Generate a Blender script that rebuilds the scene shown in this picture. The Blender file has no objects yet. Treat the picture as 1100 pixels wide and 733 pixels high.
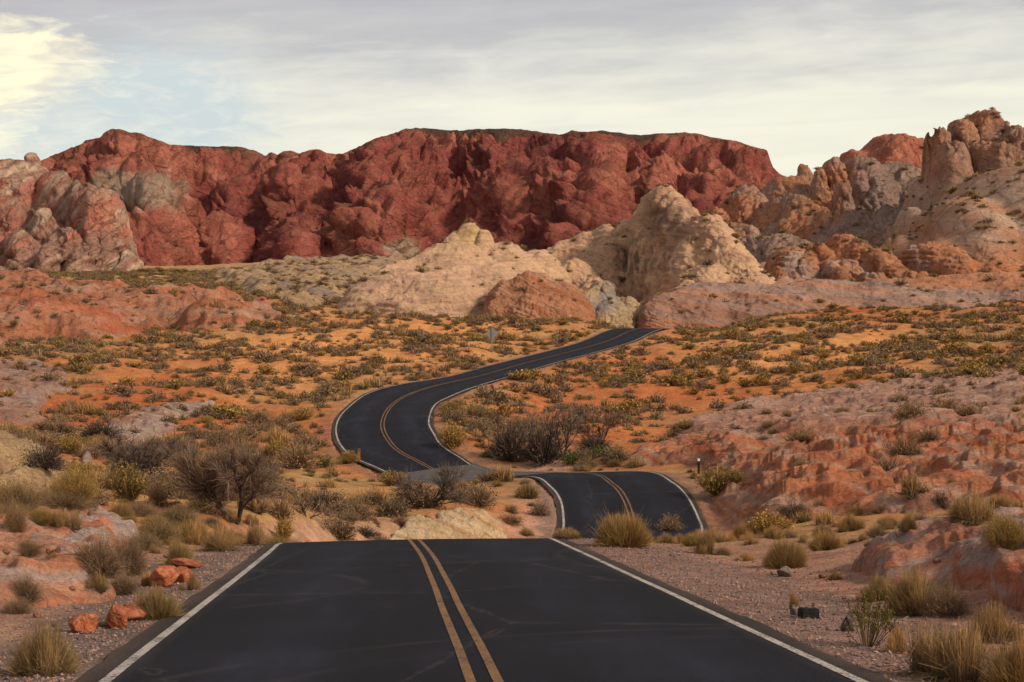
import bpy, math, random, time
import numpy as np
from mathutils import Vector
T0 = time.time()
rng = np.random.default_rng(7)
random.seed(7)
F0, U0, V0 = 2000.0, 550.0, 366.5          # focal length and centre, in pixels of an 1100 px wide frame
scene = bpy.context.scene
col = scene.collection

# ------------------------------------------------------------------ noise
def _h(ix, iy, iz, seed):
    with np.errstate(over='ignore'):
        h = (ix.astype(np.uint32) * np.uint32(374761393) + iy.astype(np.uint32) * np.uint32(668265263)
             + iz.astype(np.uint32) * np.uint32(2147483647) + np.uint32((seed * 974634777 + 12345) & 0xffffffff))
        h = (h ^ (h >> np.uint32(13))) * np.uint32(1274126177)
        h = (h ^ (h >> np.uint32(16))) * np.uint32(2246822519)
        return h ^ (h >> np.uint32(15))

def perlin(p, seed=0):
    p = np.asarray(p, dtype=np.float64)
    i = np.floor(p).astype(np.int64); f = p - i
    w = f * f * f * (f * (f * 6 - 15) + 10)
    out = np.zeros(len(p))
    for dx in (0, 1):
        wx = w[:, 0] if dx else 1 - w[:, 0]
        for dy in (0, 1):
            wy = w[:, 1] if dy else 1 - w[:, 1]
            for dz in (0, 1):
                wz = w[:, 2] if dz else 1 - w[:, 2]
                h = _h(i[:, 0] + dx, i[:, 1] + dy, i[:, 2] + dz, seed)
                gx = (h & np.uint32(1023)).astype(np.float64) / 511.5 - 1
                gy = ((h >> np.uint32(10)) & np.uint32(1023)).astype(np.float64) / 511.5 - 1
                gz = ((h >> np.uint32(20)) & np.uint32(1023)).astype(np.float64) / 511.5 - 1
                out += wx * wy * wz * (gx * (f[:, 0] - dx) + gy * (f[:, 1] - dy) + gz * (f[:, 2] - dz))
    return out * 1.2

def fbm(p, o=4, seed=0, gain=.5):
    p = np.asarray(p, dtype=np.float64)
    s = np.zeros(len(p)); a = 1.0
    for k in range(o):
        s += a * perlin(p * 2.03 ** k + 17.3 * k, seed + k); a *= gain
    return s

def worley(p, seed=0):
    p = np.asarray(p, dtype=np.float64)
    i = np.floor(p).astype(np.int64); f = p - i
    f1 = np.full(len(p), 9.0); f2 = np.full(len(p), 9.0); rid = np.zeros(len(p))
    for dx in (-1, 0, 1):
        for dy in (-1, 0, 1):
            for dz in (-1, 0, 1):
                h = _h(i[:, 0] + dx, i[:, 1] + dy, i[:, 2] + dz, seed)
                qx = dx + (h & np.uint32(1023)).astype(np.float64) / 1023 - f[:, 0]
                qy = dy + ((h >> np.uint32(10)) & np.uint32(1023)).astype(np.float64) / 1023 - f[:, 1]
                qz = dz + ((h >> np.uint32(20)) & np.uint32(1023)).astype(np.float64) / 1023 - f[:, 2]
                d = np.sqrt(qx * qx + qy * qy + qz * qz)
                n = d < f1
                f2 = np.where(n, f1, np.minimum(f2, d))
                rid = np.where(n, ((h >> np.uint32(5)) & np.uint32(4095)).astype(np.float64) / 4095, rid)
                f1 = np.where(n, d, f1)
    return f1, f2, rid

def sstep(a, b, x):
    t = np.clip((x - a) / (b - a), 0, 1)
    return t * t * (3 - 2 * t)

def lerp(a, b, t):
    return a + (b - a) * t

def mixc(c, d, t):
    return c + (np.asarray(d) - c) * np.asarray(t)[..., None]

# ------------------------------------------------------------------ mesh helpers
def mesh_from(name, V, faces, mat=None, cols=None, smooth=True, strat=None):
    """faces: list of int arrays, each (n,3) or (n,4)"""
    if not isinstance(faces, (list, tuple)):
        faces = [faces]
    me = bpy.data.meshes.new(name)
    V = np.asarray(V, dtype=np.float32)
    me.vertices.add(len(V)); me.vertices.foreach_set('co', V.ravel())
    loops = np.concatenate([f.ravel() for f in faces]).astype(np.int32)
    tot = np.concatenate([np.full(len(f), f.shape[1]) for f in faces]).astype(np.int32)
    st = np.concatenate([[0], np.cumsum(tot)[:-1]]).astype(np.int32)
    me.loops.add(len(loops)); me.loops.foreach_set('vertex_index', loops)
    me.polygons.add(len(tot)); me.polygons.foreach_set('loop_start', st); me.polygons.foreach_set('loop_total', tot)
    me.polygons.foreach_set('use_smooth', np.full(len(tot), smooth, dtype=bool))
    if cols is not None:
        c = np.ones((len(V), 4), dtype=np.float32); c[:, :3] = np.clip(cols, 0, 1)
        a = me.color_attributes.new('Col', 'FLOAT_COLOR', 'POINT')
        a.data.foreach_set('color', c.ravel())
    if strat is not None:
        a = me.attributes.new('Strat', 'FLOAT', 'POINT'); a.data.foreach_set('value', np.asarray(strat, dtype=np.float32))
    if mat: me.materials.append(mat)
    me.update(calc_edges=True)
    return me

def link(name, me, parent=None, loc=None):
    o = bpy.data.objects.new(name, me); col.objects.link(o)
    if parent is not None: o.parent = parent
    if loc is not None: o.location = loc
    return o

def tag(o, label=None, cat=None, group=None, kind=None):
    if label: o['label'] = label
    if cat: o['category'] = cat
    if group: o['group'] = group
    if kind: o['kind'] = kind
    return o

def empty(name, loc, rz=0.0):
    o = bpy.data.objects.new(name, None); col.objects.link(o)
    o.location = loc; o.rotation_euler = (0, 0, rz); o.empty_display_size = .2
    return o

def grid_quads(nr, nc, keep=None):
    i = np.arange(nr * nc).reshape(nr, nc)
    q = np.stack([i[:-1, :-1], i[:-1, 1:], i[1:, 1:], i[1:, :-1]], -1).reshape(-1, 4)
    if keep is not None:
        k = keep.reshape(nr, nc)
        kk = (k[:-1, :-1] | k[:-1, 1:] | k[1:, 1:] | k[1:, :-1]).ravel()
        q = q[kk]
    return q

def compact(V, q, C=None):
    used = np.zeros(len(V), bool); used[q.ravel()] = True
    m = np.cumsum(used) - 1
    return V[used], m[q], (C[used] if C is not None else None), used

def base_object(name, V, faces, mat, cols, smooth=True, strat=None):
    """link a mesh whose origin sits at the middle of its base"""
    b = np.array([V[:, 0].mean(), V[:, 1].mean(), V[:, 2].min()])
    return link(name, mesh_from(name, V - b, faces, mat, cols, smooth, strat), None, tuple(b))

# ------------------------------------------------------------------ materials
class NT:
    def __init__(s, name):
        s.m = bpy.data.materials.new(name); s.m.use_nodes = True
        s.t = s.m.node_tree; s.t.nodes.clear()
        s.out = s.n('ShaderNodeOutputMaterial'); s.b = s.n('ShaderNodeBsdfPrincipled')
        s.l(s.b.outputs[0], s.out.inputs[0])
    def n(s, t, **k):
        x = s.t.nodes.new(t)
        for a, b in k.items(): setattr(x, a, b)
        return x
    def l(s, a, b): s.t.links.new(a, b)
    def pos(s, scale=(1, 1, 1), rot=(0, 0, 0)):
        g = s.n('ShaderNodeNewGeometry'); m = s.n('ShaderNodeMapping')
        m.inputs['Scale'].default_value = scale; m.inputs['Rotation'].default_value = rot
        s.l(g.outputs['Position'], m.inputs[0]); return m.outputs[0]
    def noise(s, vec, scale, detail=6, rough=.6, dist=0):
        x = s.n('ShaderNodeTexNoise')
        x.inputs['Scale'].default_value = scale; x.inputs['Detail'].default_value = detail
        x.inputs['Roughness'].default_value = rough; x.inputs['Distortion'].default_value = dist
        s.l(vec, x.inputs['Vector']); return x.outputs['Fac']
    def vor(s, vec, scale, feat='F1'):
        x = s.n('ShaderNodeTexVoronoi', feature=feat); x.inputs['Scale'].default_value = scale
        s.l(vec, x.inputs['Vector']); return x
    def ramp(s, fac, stops):
        r = s.n('ShaderNodeValToRGB'); e = r.color_ramp.elements
        while len(e) < len(stops): e.new(.5)
        for k, (p, c) in enumerate(stops):
            e[k].position = p; e[k].color = (c, c, c, 1) if not isinstance(c, (tuple, list)) else (*c, 1)
        s.l(fac, r.inputs[0]); return r.outputs[0]
    def mix(s, a, b, f, mode='MIX'):
        x = s.n('ShaderNodeMix', data_type='RGBA', blend_type=mode)
        for sock, v in ((x.inputs[0], f), (x.inputs[6], a), (x.inputs[7], b)):
            if isinstance(v, (int, float)): sock.default_value = v
            elif isinstance(v, tuple): sock.default_value = (*v, 1)
            else: s.l(v, sock)
        return x.outputs[2]
    def math(s, op, a, b=0.0):
        x = s.n('ShaderNodeMath', operation=op)
        for i, v in enumerate((a, b)):
            if isinstance(v, (int, float)): x.inputs[i].default_value = v
            else: s.l(v, x.inputs[i])
        return x.outputs[0]
    def attr(s, name='Col'):
        x = s.n('ShaderNodeAttribute'); x.attribute_name = name; return x.outputs['Color']
    def bump(s, h, dist, strength=1.0, prev=None):
        b = s.n('ShaderNodeBump'); b.inputs['Distance'].default_value = dist; b.inputs['Strength'].default_value = strength
        s.l(h, b.inputs['Height'])
        if prev is not None: s.l(prev, b.inputs['Normal'])
        return b.outputs[0]
    def fin(s, color, rough=.9, spec=.2, normal=None):
        if isinstance(color, tuple): s.b.inputs['Base Color'].default_value = (*color, 1)
        else: s.l(color, s.b.inputs['Base Color'])
        if isinstance(rough, (int, float)): s.b.inputs['Roughness'].default_value = rough
        else: s.l(rough, s.b.inputs['Roughness'])
        s.b.inputs['Specular IOR Level'].default_value = spec
        if normal is not None: s.l(normal, s.b.inputs['Normal'])
        return s.m

def rock_mat(name, s, lines=.5, amt=.6, bump=1.0, freq=1.6, cr=1.0):
    """s: size in metres of the middle texture scale"""
    k = NT(name); c = k.attr(); p = k.pos()
    n1 = k.noise(p, .35 / s, 8, .62)
    c = k.mix(c, k.ramp(n1, [(.3, .62), (.5, 1.0), (.72, 1.28)]), amt, 'MULTIPLY')
    at = k.n('ShaderNodeAttribute'); at.attribute_name = 'Strat'
    sx = k.n('ShaderNodeSeparateXYZ'); k.l(k.pos((.06 / s, .06 / s, .06 / s)), sx.inputs[0])
    cx = k.n('ShaderNodeCombineXYZ'); k.l(k.math('MULTIPLY', at.outputs['Fac'], freq), cx.inputs[0]); k.l(sx.outputs[0], cx.inputs[1]); k.l(sx.outputs[1], cx.inputs[2])
    n2 = k.noise(cx.outputs[0], 1.0, 7, .68, .15)
    c = k.mix(c, k.ramp(n2, [(.3, .6), (.42, .86), (.52, 1.04), (.7, 1.2)]), amt, 'MULTIPLY')
    n3 = k.noise(p, 2.2 / s, 6, .7)
    c = k.mix(c, k.ramp(n3, [(.3, .7), (.55, 1.02), (.75, 1.2)]), amt * .8, 'MULTIPLY')
    v = k.vor(p, .55 / s, 'DISTANCE_TO_EDGE')
    v2 = k.vor(k.pos((1, 1, .45), (.5, .3, .4)), .22 / s, 'DISTANCE_TO_EDGE')
    crack = k.math('ADD', k.ramp(v.outputs['Distance'], [(0.0, 0.0), (.05, 1.0)]), k.math('MULTIPLY', k.ramp(v2.outputs['Distance'], [(0.0, 0.0), (.06, 1.0)]), 2.0))
    nrm = k.bump(n1, s * 1.6 * bump, .8)
    nrm = k.bump(n2, s * lines, .9, nrm)
    nrm = k.bump(crack, s * .22 * bump * cr, .8 * min(1, cr * 1.5), nrm)
    nrm = k.bump(n3, s * .45 * bump, .9, nrm)
    return k.fin(c, .92, .12, nrm)

M = {}
M['mesa'] = rock_mat('red_mesa_rock', 5.0, .55, .7, 1.1, 2.0)
M['rock_far'] = rock_mat('far_sandstone', 2.6, .40, .55, 1.0)
M['rock_smooth'] = rock_mat('smooth_sandstone', 2.6, .40, .5, .75, 1.8, .22)
M['rock_mid'] = rock_mat('mid_sandstone', 1.2, .42, .75, .9, 2.4)
M['rock_near'] = rock_mat('near_sandstone', .42, .42, .75, .8, 2.4)

k = NT('desert_ground'); c = k.attr(); p = k.pos()
n1 = k.noise(p, .5, 8, .65); n2 = k.noise(p, 7.0, 6, .7)
v = k.vor(p, 26.0); n3 = k.noise(p, 2.0, 5, .7)
c = k.mix(c, k.ramp(n1, [(.3, .72), (.5, 1.0), (.7, 1.2)]), .7, 'MULTIPLY')
c = k.mix(c, k.ramp(n3, [(.3, .75), (.5, 1.0), (.7, 1.2)]), .6, 'MULTIPLY')
c = k.mix(c, k.ramp(n2, [(.3, .6), (.5, 1.0), (.7, 1.35)]), .7, 'MULTIPLY')
c = k.mix(c, v.outputs['Color'], .16, 'OVERLAY')
nrm = k.bump(n1, .35, .7); nrm = k.bump(n3, .12, .8, nrm); nrm = k.bump(n2, .05, .9, nrm); nrm = k.bump(v.outputs['Distance'], .03, .8, nrm)
M['ground'] = k.fin(c, .95, .08, nrm)

k = NT('asphalt'); c0 = k.attr(); p = k.pos()
n1 = k.noise(p, .35, 6, .6); n2 = k.noise(p, 38.0, 6, .85); n3 = k.noise(k.pos((1.6, .12, 1), (0, 0, .068)), 1.0, 5, .6)
v = k.vor(p, 130.0)
c = k.mix(c0, k.ramp(n1, [(.3, .75), (.5, 1.0), (.7, 1.25)]), .7, 'MULTIPLY')
c = k.mix(c, k.ramp(n3, [(.3, .62), (.5, 1.0), (.72, 1.9)]), .7, 'MULTIPLY')
c = k.mix(c, k.ramp(n2, [(.3, .4), (.5, 1.0), (.72, 2.1)]), .8, 'MULTIPLY')
vc = k.vor(k.pos((1, .45, 1), (0, 0, .3)), .22, 'DISTANCE_TO_EDGE'); nd = k.noise(p, 1.4, 5, .7)
ck = k.ramp(k.math('ABSOLUTE', k.math('ADD', vc.outputs['Distance'], k.math('MULTIPLY', k.math('SUBTRACT', nd, .5), .10))), [(.002, 1.0), (.007, 0.0)])
c = k.mix(c, (.05, .046, .046), k.math('MULTIPLY', ck, .45))
for cx_, cy_, R_ in ((5.5, 14.0, 8.2), (5.6, 13.6, 9.6), (-9.0, 30.0, 6.6), (14.0, 40.0, 13.0)):
    vd = k.n('ShaderNodeVectorMath', operation='DISTANCE'); k.l(k.pos((1, 1, 0)), vd.inputs[0]); vd.inputs[1].default_value = (cx_, cy_, 0)
    e_ = k.math('ABSOLUTE', k.math('SUBTRACT', vd.outputs['Value'], R_))
    rg = k.math('MULTIPLY', k.ramp(e_, [(.03, 1.0), (.16, 0.0)]), k.ramp(k.noise(p, .5, 4, .6), [(.4, 0.0), (.62, 1.0)]))
    c = k.mix(c, (.036, .035, .040), k.math('MULTIPLY', rg, .5))
c = k.mix(c, v.outputs['Color'], .10, 'OVERLAY')
nrm = k.bump(v.outputs['Distance'], .006, .7); nrm = k.bump(n2, .008, .6, nrm)
M['asphalt'] = k.fin(c, k.ramp(n3, [(.3, .78), (.7, .9)]), .08, nrm)

def paint(name, colr, base=(.02, .019, .021), wear=.49):
    k = NT(name); p = k.pos()
    n = k.noise(p, 22.0, 8, .75); n2 = k.noise(p, 1.2, 4, .6)
    w = k.math('ADD', n, k.math('MULTIPLY', n2, .35))
    f = k.ramp(w, [(wear + .08, 0.0), (wear + .2, 1.0)])
    tint = k.mix(colr, tuple(x * .7 for x in colr), k.noise(p, 5.0, 5, .7))
    return k.fin(k.mix(base, tint, f), .8, .2, k.bump(n, .004, .6))
M['white_line'] = paint('worn_white_paint', (.40, .375, .365))
M['yellow_line'] = paint('worn_yellow_paint', (.20, .105, .045))
k = NT('weathered_concrete'); p = k.pos(); n = k.noise(p, 3.0, 8, .7); n2 = k.noise(p, .5, 5, .6)
c = k.mix(k.ramp(n2, [(.3, (.055, .052, .054)), (.7, (.085, .078, .078))]), k.ramp(n, [(.3, .7), (.7, 1.25)]), .7, 'MULTIPLY')
M['concrete'] = k.fin(c, .9, .15, k.bump(n, .02, .6))

def plant_mat(name, trans=0.0):
    k = NT(name); c = k.attr()
    oi = k.n('ShaderNodeObjectInfo')
    c = k.mix(c, k.ramp(oi.outputs['Random'], [(0, (.72, .74, .8)), (.5, (1, 1, 1)), (1, (1.22, 1.12, .95))]), .9, 'MULTIPLY')
    n = k.noise(k.pos(), 3.0, 3, .6)
    c = k.mix(c, k.ramp(n, [(.3, .7), (.7, 1.25)]), .6, 'MULTIPLY')
    return k.fin(c, .85, .12)
M['plant'] = plant_mat('dry_plant')
k = NT('bark'); p = k.pos((1, 1, .3)); n = k.noise(p, 30.0, 5, .7)
M['bark'] = k.fin(k.ramp(n, [(.3, (.025, .02, .02)), (.7, (.07, .055, .05))]), .9, .1, k.bump(n, .02, .7))
k = NT('galvanised_metal'); n = k.noise(k.pos(), 9.0, 5, .6)
M['metal'] = k.fin(k.ramp(n, [(.3, (.15, .155, .16)), (.7, (.23, .23, .23))]), .55, .4)
k = NT('post_wood'); n = k.noise(k.pos((3, 3, .5)), 9.0, 5, .6)
M['wood'] = k.fin(k.ramp(n, [(.3, (.10, .05, .03)), (.7, (.2, .11, .07))]), .85, .1)
k = NT('dark_weathered_stone'); n = k.noise(k.pos(), 14.0, 7, .7)
M['dark_block'] = k.fin(k.ramp(n, [(.3, (.008, .008, .01)), (.7, (.03, .028, .028))]), .9, .1, k.bump(n, .03, .8))
k = NT('orange_marker'); n = k.noise(k.pos(), 12.0, 5, .6)
M['marker'] = k.fin(k.ramp(n, [(.3, (.22, .07, .02)), (.7, (.36, .13, .04))]), .7, .2)
k = NT('white_reflector'); M['reflector'] = k.fin((.62, .62, .6), .5, .4, k.bump(k.noise(k.pos(), 40.0, 3), .002, .4))

# ------------------------------------------------------------------ projection
def P(u, v, Y):
    return np.array([(u - U0) / F0 * Y, Y, (V0 - v) / F0 * Y])

def uv_of(X, Y, Z):
    return U0 + F0 * X / Y, V0 - F0 * Z / Y

# ------------------------------------------------------------------ road rails (the two edge lines, in metres)
m0 = -0.06495; h0 = 2.02
fg = []
for y, z in ((-28, None), (-12, None), (2, None), (14, None), (26, None), (36, None), (42, None), (46, None),
             (48, -5.14), (50, -5.33), (52.5, -5.66), (56, -6.3), (61, -7.25), (70, -9.0), (79, -10.0), (86, -10.1)):
    zz = -h0 + m0 * y if z is None else z
    if y <= 50: cx = .906 - .0681 * y
    else: cx = float(np.interp(y, [50, 52.5, 56, 61, 70, 79, 86], [-2.5, -2.62, -2.62, -2.1, -.1, 2.7, 4.65]))
    fg.append((cx, y, zz))
fg = np.array(fg)
L, R = [], []
tx = np.gradient(fg[:, 0], fg[:, 1])
for (cx, y, zz), s in zip(fg, tx):
    n = np.array([1, -s]) / math.hypot(1, s)
    if y <= 50: n = np.array([1.0, 0.0])
    k_ = max(0, 1 - abs(y - 48) / 9)
    L.append((cx - (3.5 + .18 * k_) * n[0], y - 3.5 * n[1], zz - .10 * k_)); R.append((cx + (3.5 - .1 * k_) * n[0], y + 3.5 * n[1], zz + .05 * k_))
for l, r in (((603, 573, 92), (754, 572, 92)), ((605, 552, 97), (750, 556, 97)), ((601, 535, 102), (738, 533, 103)),
             ((592, 523, 106), (722, 518, 108.5)), ((573, 512, 110), (697, 507, 113)), ((520, 515, 113.7), (605, 507.5, 118.7)),
             ((445, 516, 118), (524, 505, 122.5)), ((400, 500, 124), (490, 489, 128)), ((380, 491, 128), (474, 478, 131.5)),
             ((366, 478, 134), (466, 466, 136.5)), ((361, 464, 140), (461, 456, 141)), ((364, 450, 148), (462, 445, 147)),
             ((375, 437, 157), (468, 434, 155)), ((397, 422, 168), (483, 426, 165)), ((430, 413, 178), (508, 416, 176)),
             ((480, 405, 190), (552, 403, 188)), ((528, 392.2, 206), (597, 389.5, 204)), ((589, 377, 230), (650, 375.5, 228)),
             ((622, 368, 245), (680, 366.5, 243)), ((652, 355.5, 266), (703, 356, 262)), ((664, 353, 275), (715, 353, 271))):
    L.append(tuple(P(*l))); R.append(tuple(P(*r)))
L += [(20.5, 288, 1.6), (26, 305, .6)]; R += [(27.0, 284, 1.5), (32.5, 301, .6)]
L = np.array(L); R = np.array(R)

def catmull(Pt, n=14):
    out = []
    Q = np.vstack([2 * Pt[0] - Pt[1], Pt, 2 * Pt[-1] - Pt[-2]])
    for i in range(1, len(Q) - 2):
        p0, p1, p2, p3 = Q[i - 1], Q[i], Q[i + 1], Q[i + 2]
        d = [max(np.linalg.norm(b - a), 1e-6) ** .5 for a, b in ((p0, p1), (p1, p2), (p2, p3))]
        t0, t1 = 0, d[0]; t2 = t1 + d[1]; t3 = t2 + d[2]
        for k in range(n):
            t = t1 + (t2 - t1) * k / n
            A1 = (t1 - t) / (t1 - t0) * p0 + (t - t0) / (t1 - t0) * p1
            A2 = (t2 - t) / (t2 - t1) * p1 + (t - t1) / (t2 - t1) * p2
            A3 = (t3 - t) / (t3 - t2) * p2 + (t - t2) / (t3 - t2) * p3
            B1 = (t2 - t) / (t2 - t0) * A1 + (t - t0) / (t2 - t0) * A2
            B2 = (t3 - t) / (t3 - t1) * A2 + (t - t1) / (t3 - t1) * A3
            out.append((t2 - t) / (t2 - t1) * B1 + (t - t1) / (t2 - t1) * B2)
    out.append(Pt[-1])
    return np.array(out)
LS, RS = catmull(L), catmull(R)
CS = (LS + RS) / 2
HW = np.linalg.norm((RS - LS)[:, :2], axis=1) / 2
CR = (RS - LS) / (2 * HW[:, None])          # cross direction, unit in plan
print('road half widths', HW.min(), HW.max())

def road_dist(X, Y):
    """distance to the centre line, and road height there"""
    X = X.ravel(); Y = Y.ravel()
    dist = np.empty(len(X)); rz = np.empty(len(X)); side = np.empty(len(X)); hw = np.empty(len(X)); idx = np.empty(len(X), int)
    for a in range(0, len(X), 20000):
        x = X[a:a + 20000, None]; y = Y[a:a + 20000, None]
        d2 = (x - CS[None, :, 0]) ** 2 + (y - CS[None, :, 1]) ** 2
        j = d2.argmin(1)
        dx = x[:, 0] - CS[j, 0]; dy = y[:, 0] - CS[j, 1]
        lat = dx * CR[j, 0] + dy * CR[j, 1]
        tl = -dx * CR[j, 1] + dy * CR[j, 0]           # along
        jn = np.clip(j + np.where(tl > 0, 1, -1), 0, len(CS) - 1)
        sl = np.linalg.norm(CS[jn, :2] - CS[j, :2], axis=1)
        f = np.where(jn == j, 0, np.abs(tl) / np.maximum(sl, 1e-6)); f = np.clip(f, 0, 1)
        zc = lerp(CS[j, 2], CS[jn, 2], f)
        h = lerp(HW[j], HW[jn], f)
        bank = lerp(CR[j, 2], CR[jn, 2], f)
        rz[a:a + 20000] = zc + bank * np.clip(lat, -h - 1.5, h + 1.5)
        dist[a:a + 20000] = np.maximum(np.sqrt(d2[np.arange(len(j)), j]) * 0 + np.abs(lat), np.sqrt(d2[np.arange(len(j)), j]) - 1.2)
        side[a:a + 20000] = lat; hw[a:a + 20000] = h; idx[a:a + 20000] = j
    return dist, rz, side, hw, idx

# ------------------------------------------------------------------ ground control points (u, v, distance)
GC = [
 (100,700,20.5),(0,728,18),(-120,740,17),(60,640,27),(0,612,31),(-120,600,32),(120,612,35),(60,588,39),(-100,570,42),(150,586,43),(220,583,45),
 (270,585,48),(250,557,62),(150,545,63),(50,548,57),(-50,545,56),(-200,540,60),(250,540,76),(330,563,66),(180,530,80),(370,570,68),(400,576,72),
 (450,573,78),(480,560,86),(540,574,84),(560,545,95),(588,560,90),(520,533,101),(450,541,97),(400,555,86),(350,552,85),(300,545,86),(400,528,108),
 (450,522,112),(500,518,113),(545,517,109),(300,512,108),(200,512,105),(100,522,86),(0,522,74),(-100,520,72),
 (350,482,130),(300,482,133),(200,482,128),(100,484,118),(0,484,110),(-120,480,110),(340,450,152),(250,450,150),(150,450,146),(0,450,140),(-150,450,138),
 (380,420,172),(300,420,172),(150,420,168),(0,420,165),(-150,420,160),(430,395,200),(300,390,205),(150,390,200),(0,390,198),(-150,390,195),
 (500,375,228),(400,365,240),(250,365,240),(100,370,228),(-100,365,225),(600,353,268),(500,350,280),(400,345,290),(300,345,280),(150,345,280),
 (0,345,265),(-150,345,265),(560,346,300),(450,336,320),(0,312,350),(-150,312,350),(150,312,370),(300,317,360),(390,328,340),
 (0,298,480),(150,298,500),(300,293,520),(420,285,560),(-150,298,480),(0,292,600),(200,291,640),(350,280,680),(-200,292,620),
 (1000,722,18.5),(1060,692,22),(1160,700,20),(1160,640,24),(1060,625,29),(1160,585,31),(950,615,34),(1000,590,38),(1120,560,40),(850,612,37),(800,603,43),
 (750,592,49),(690,590,50),(640,585,52),(800,577,58),(780,562,76),(772,545,96),(790,522,105),(850,562,62),(850,543,80),(900,548,75),(1000,546,64),(1120,540,58),
 (1000,522,82),(1120,500,80),(900,512,100),(820,502,108),(1000,482,106),(1120,462,105),(900,472,118),(800,482,118),(720,497,122),(650,494,123),(600,499,122),
 (560,492,130),(720,472,135),(600,476,136),(520,472,140),(800,452,140),(900,442,142),(1000,430,145),(1120,420,140),(500,450,152),(560,440,160),(650,440,162),
 (750,430,167),(560,420,180),(650,410,192),(750,400,197),(850,408,182),(950,400,184),(1120,395,178),(630,392,210),(700,384,224),(800,375,228),(900,370,230),
 (1000,368,228),(1150,362,222),(720,363,262),(800,352,270),(900,348,276),(1000,345,278),(1150,340,274),(740,352,292),(800,343,310),(900,336,325),(1000,331,325),
 (1150,326,318),(680,352,310),(620,350,320),(800,330,380),(1000,318,380),(1150,310,380),(700,335,400),(500,320,400),(900,300,470),(1150,290,470),(600,310,500),(700,300,600),
 (300,288,900),(550,288,900),(900,280,900),(-200,288,900),(1300,280,900),(1300,700,22),(1300,620,32),(1300,540,55),(1300,450,110),(1300,390,180),(1300,330,320),
 (1300,300,450),(-350,740,20),(-350,640,32),(-350,540,60),(-350,450,140),(-350,350,270),(-350,298,500)]
pts = [P(*g) for g in GC]
for y in (-28, -10, 5):
    for x in (-30, -14, 14, 30): pts.append(np.array([x, y, -h0 + m0 * y + .35 + .012 * abs(x)]))
for y in (1500, 3000):
    for x in (-1400, -500, 0, 500, 1400): pts.append(np.array([x, y, 45.0]))
step = 9
for A in (LS, RS):
    for q in A[::step]: pts.append(q - np.array([0, 0, .05]))
pts = np.array(pts)
def warp(X, Y):
    return np.stack([X / (Y + 34) * 4.2, np.log(Y + 34) * 2.6], -1)
W = warp(pts[:, 0], pts[:, 1])
def phi(r2): return .5 * r2 * np.log(r2 + 1e-9)
Kmat = phi(((W[:, None] - W[None]) ** 2).sum(-1)) + np.eye(len(W)) * .002
A = np.zeros((len(W) + 3, len(W) + 3)); A[:-3, :-3] = Kmat; A[:-3, -3] = 1; A[:-3, -2:] = W; A[-3:, :-3] = A[:-3, -3:].T
coef = np.linalg.solve(A, np.concatenate([pts[:, 2], np.zeros(3)]))
def rbf(X, Y):
    w = warp(X.ravel(), Y.ravel()); o = np.empty(len(w))
    for a in range(0, len(w), 8000):
        d = ((w[a:a + 8000, None] - W[None]) ** 2).sum(-1)
        o[a:a + 8000] = phi(d) @ coef[:-3] + coef[-3] + w[a:a + 8000] @ coef[-2:]
    return o

_w0 = np.linspace(-5.2, 5.2, 380); _w1 = np.linspace(math.log(5.5) * 2.6, math.log(6300) * 2.6, 340)
_a, _b = np.meshgrid(_w0, _w1, indexing='ij')
_yy = np.exp(_b / 2.6) - 34; _xx = _a / 4.2 * (_yy + 34)
_tab = rbf(_xx, _yy).reshape(_a.shape)
def _cub(t):
    return (-.5 * t + t ** 2 - .5 * t ** 3, 1 - 2.5 * t ** 2 + 1.5 * t ** 3, .5 * t + 2 * t ** 2 - 1.5 * t ** 3, -.5 * t ** 2 + .5 * t ** 3)
def rbf(X, Y):
    w = warp(X.ravel(), Y.ravel())
    a = (w[:, 0] - _w0[0]) / (_w0[1] - _w0[0]); b = (w[:, 1] - _w1[0]) / (_w1[1] - _w1[0])
    i = np.clip(np.floor(a).astype(int), 1, len(_w0) - 3); j = np.clip(np.floor(b).astype(int), 1, len(_w1) - 3)
    ca = _cub(np.clip(a - i, 0, 1)); cb = _cub(np.clip(b - j, 0, 1))
    o = np.zeros(len(w))
    for k in range(4):
        for m in range(4): o += ca[k] * cb[m] * _tab[i + k - 1, j + m - 1]
    return o

def ground_z(X, Y, detail=True):
    sh = X.shape; X = X.ravel(); Y = Y.ravel()
    z = rbf(X, Y)
    near = (Y < 330)
    d = np.full(len(X), 99.0); rz = np.zeros(len(X)); sd = np.zeros(len(X)); hw = np.full(len(X), 3.5); ix = np.zeros(len(X), int)
    if near.any(): d[near], rz[near], sd[near], hw[near], ix[near] = road_dist(X[near], Y[near])
    e = d - hw                                       # metres beyond the edge line
    p = np.stack([X, Y, np.zeros(len(X))], -1)
    und = .62 * fbm(p / 16, 3, 3) + .5 * fbm(p / 38, 2, 13) + .16 * fbm(p / 3.2, 4, 9)
    und *= np.clip(.45 + Y / 160, .45, 2.0) * sstep(1.0, 6.0, e)
    z = z + und
    if detail: z = z + (.05 * fbm(p / .7, 3, 21)) * sstep(.4, 2.0, e)
    t = sstep(.5, 5.5, e)
    z = lerp(rz - .05 - .05 * sstep(.5, 3.0, e), z, t)
    z = np.where(e < .32, rz - .09 - Y * .0006, z)
    return z.reshape(sh), e.reshape(sh), sd.reshape(sh)

# colours, linear
ORANGE = np.array([.40, .158, .060]); RED = np.array([.36, .112, .043]); TAN = np.array([.31, .185, .088]); PINK = np.array([.40, .23, .17])
GRAVEL = np.array([.20, .145, .13]); CREAM = np.array([.52, .40, .25])
def blob(u, v, cu, cv, ru, rv):
    return np.exp(-(((u - cu) / ru) ** 2 + ((v - cv) / rv) ** 2))

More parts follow.
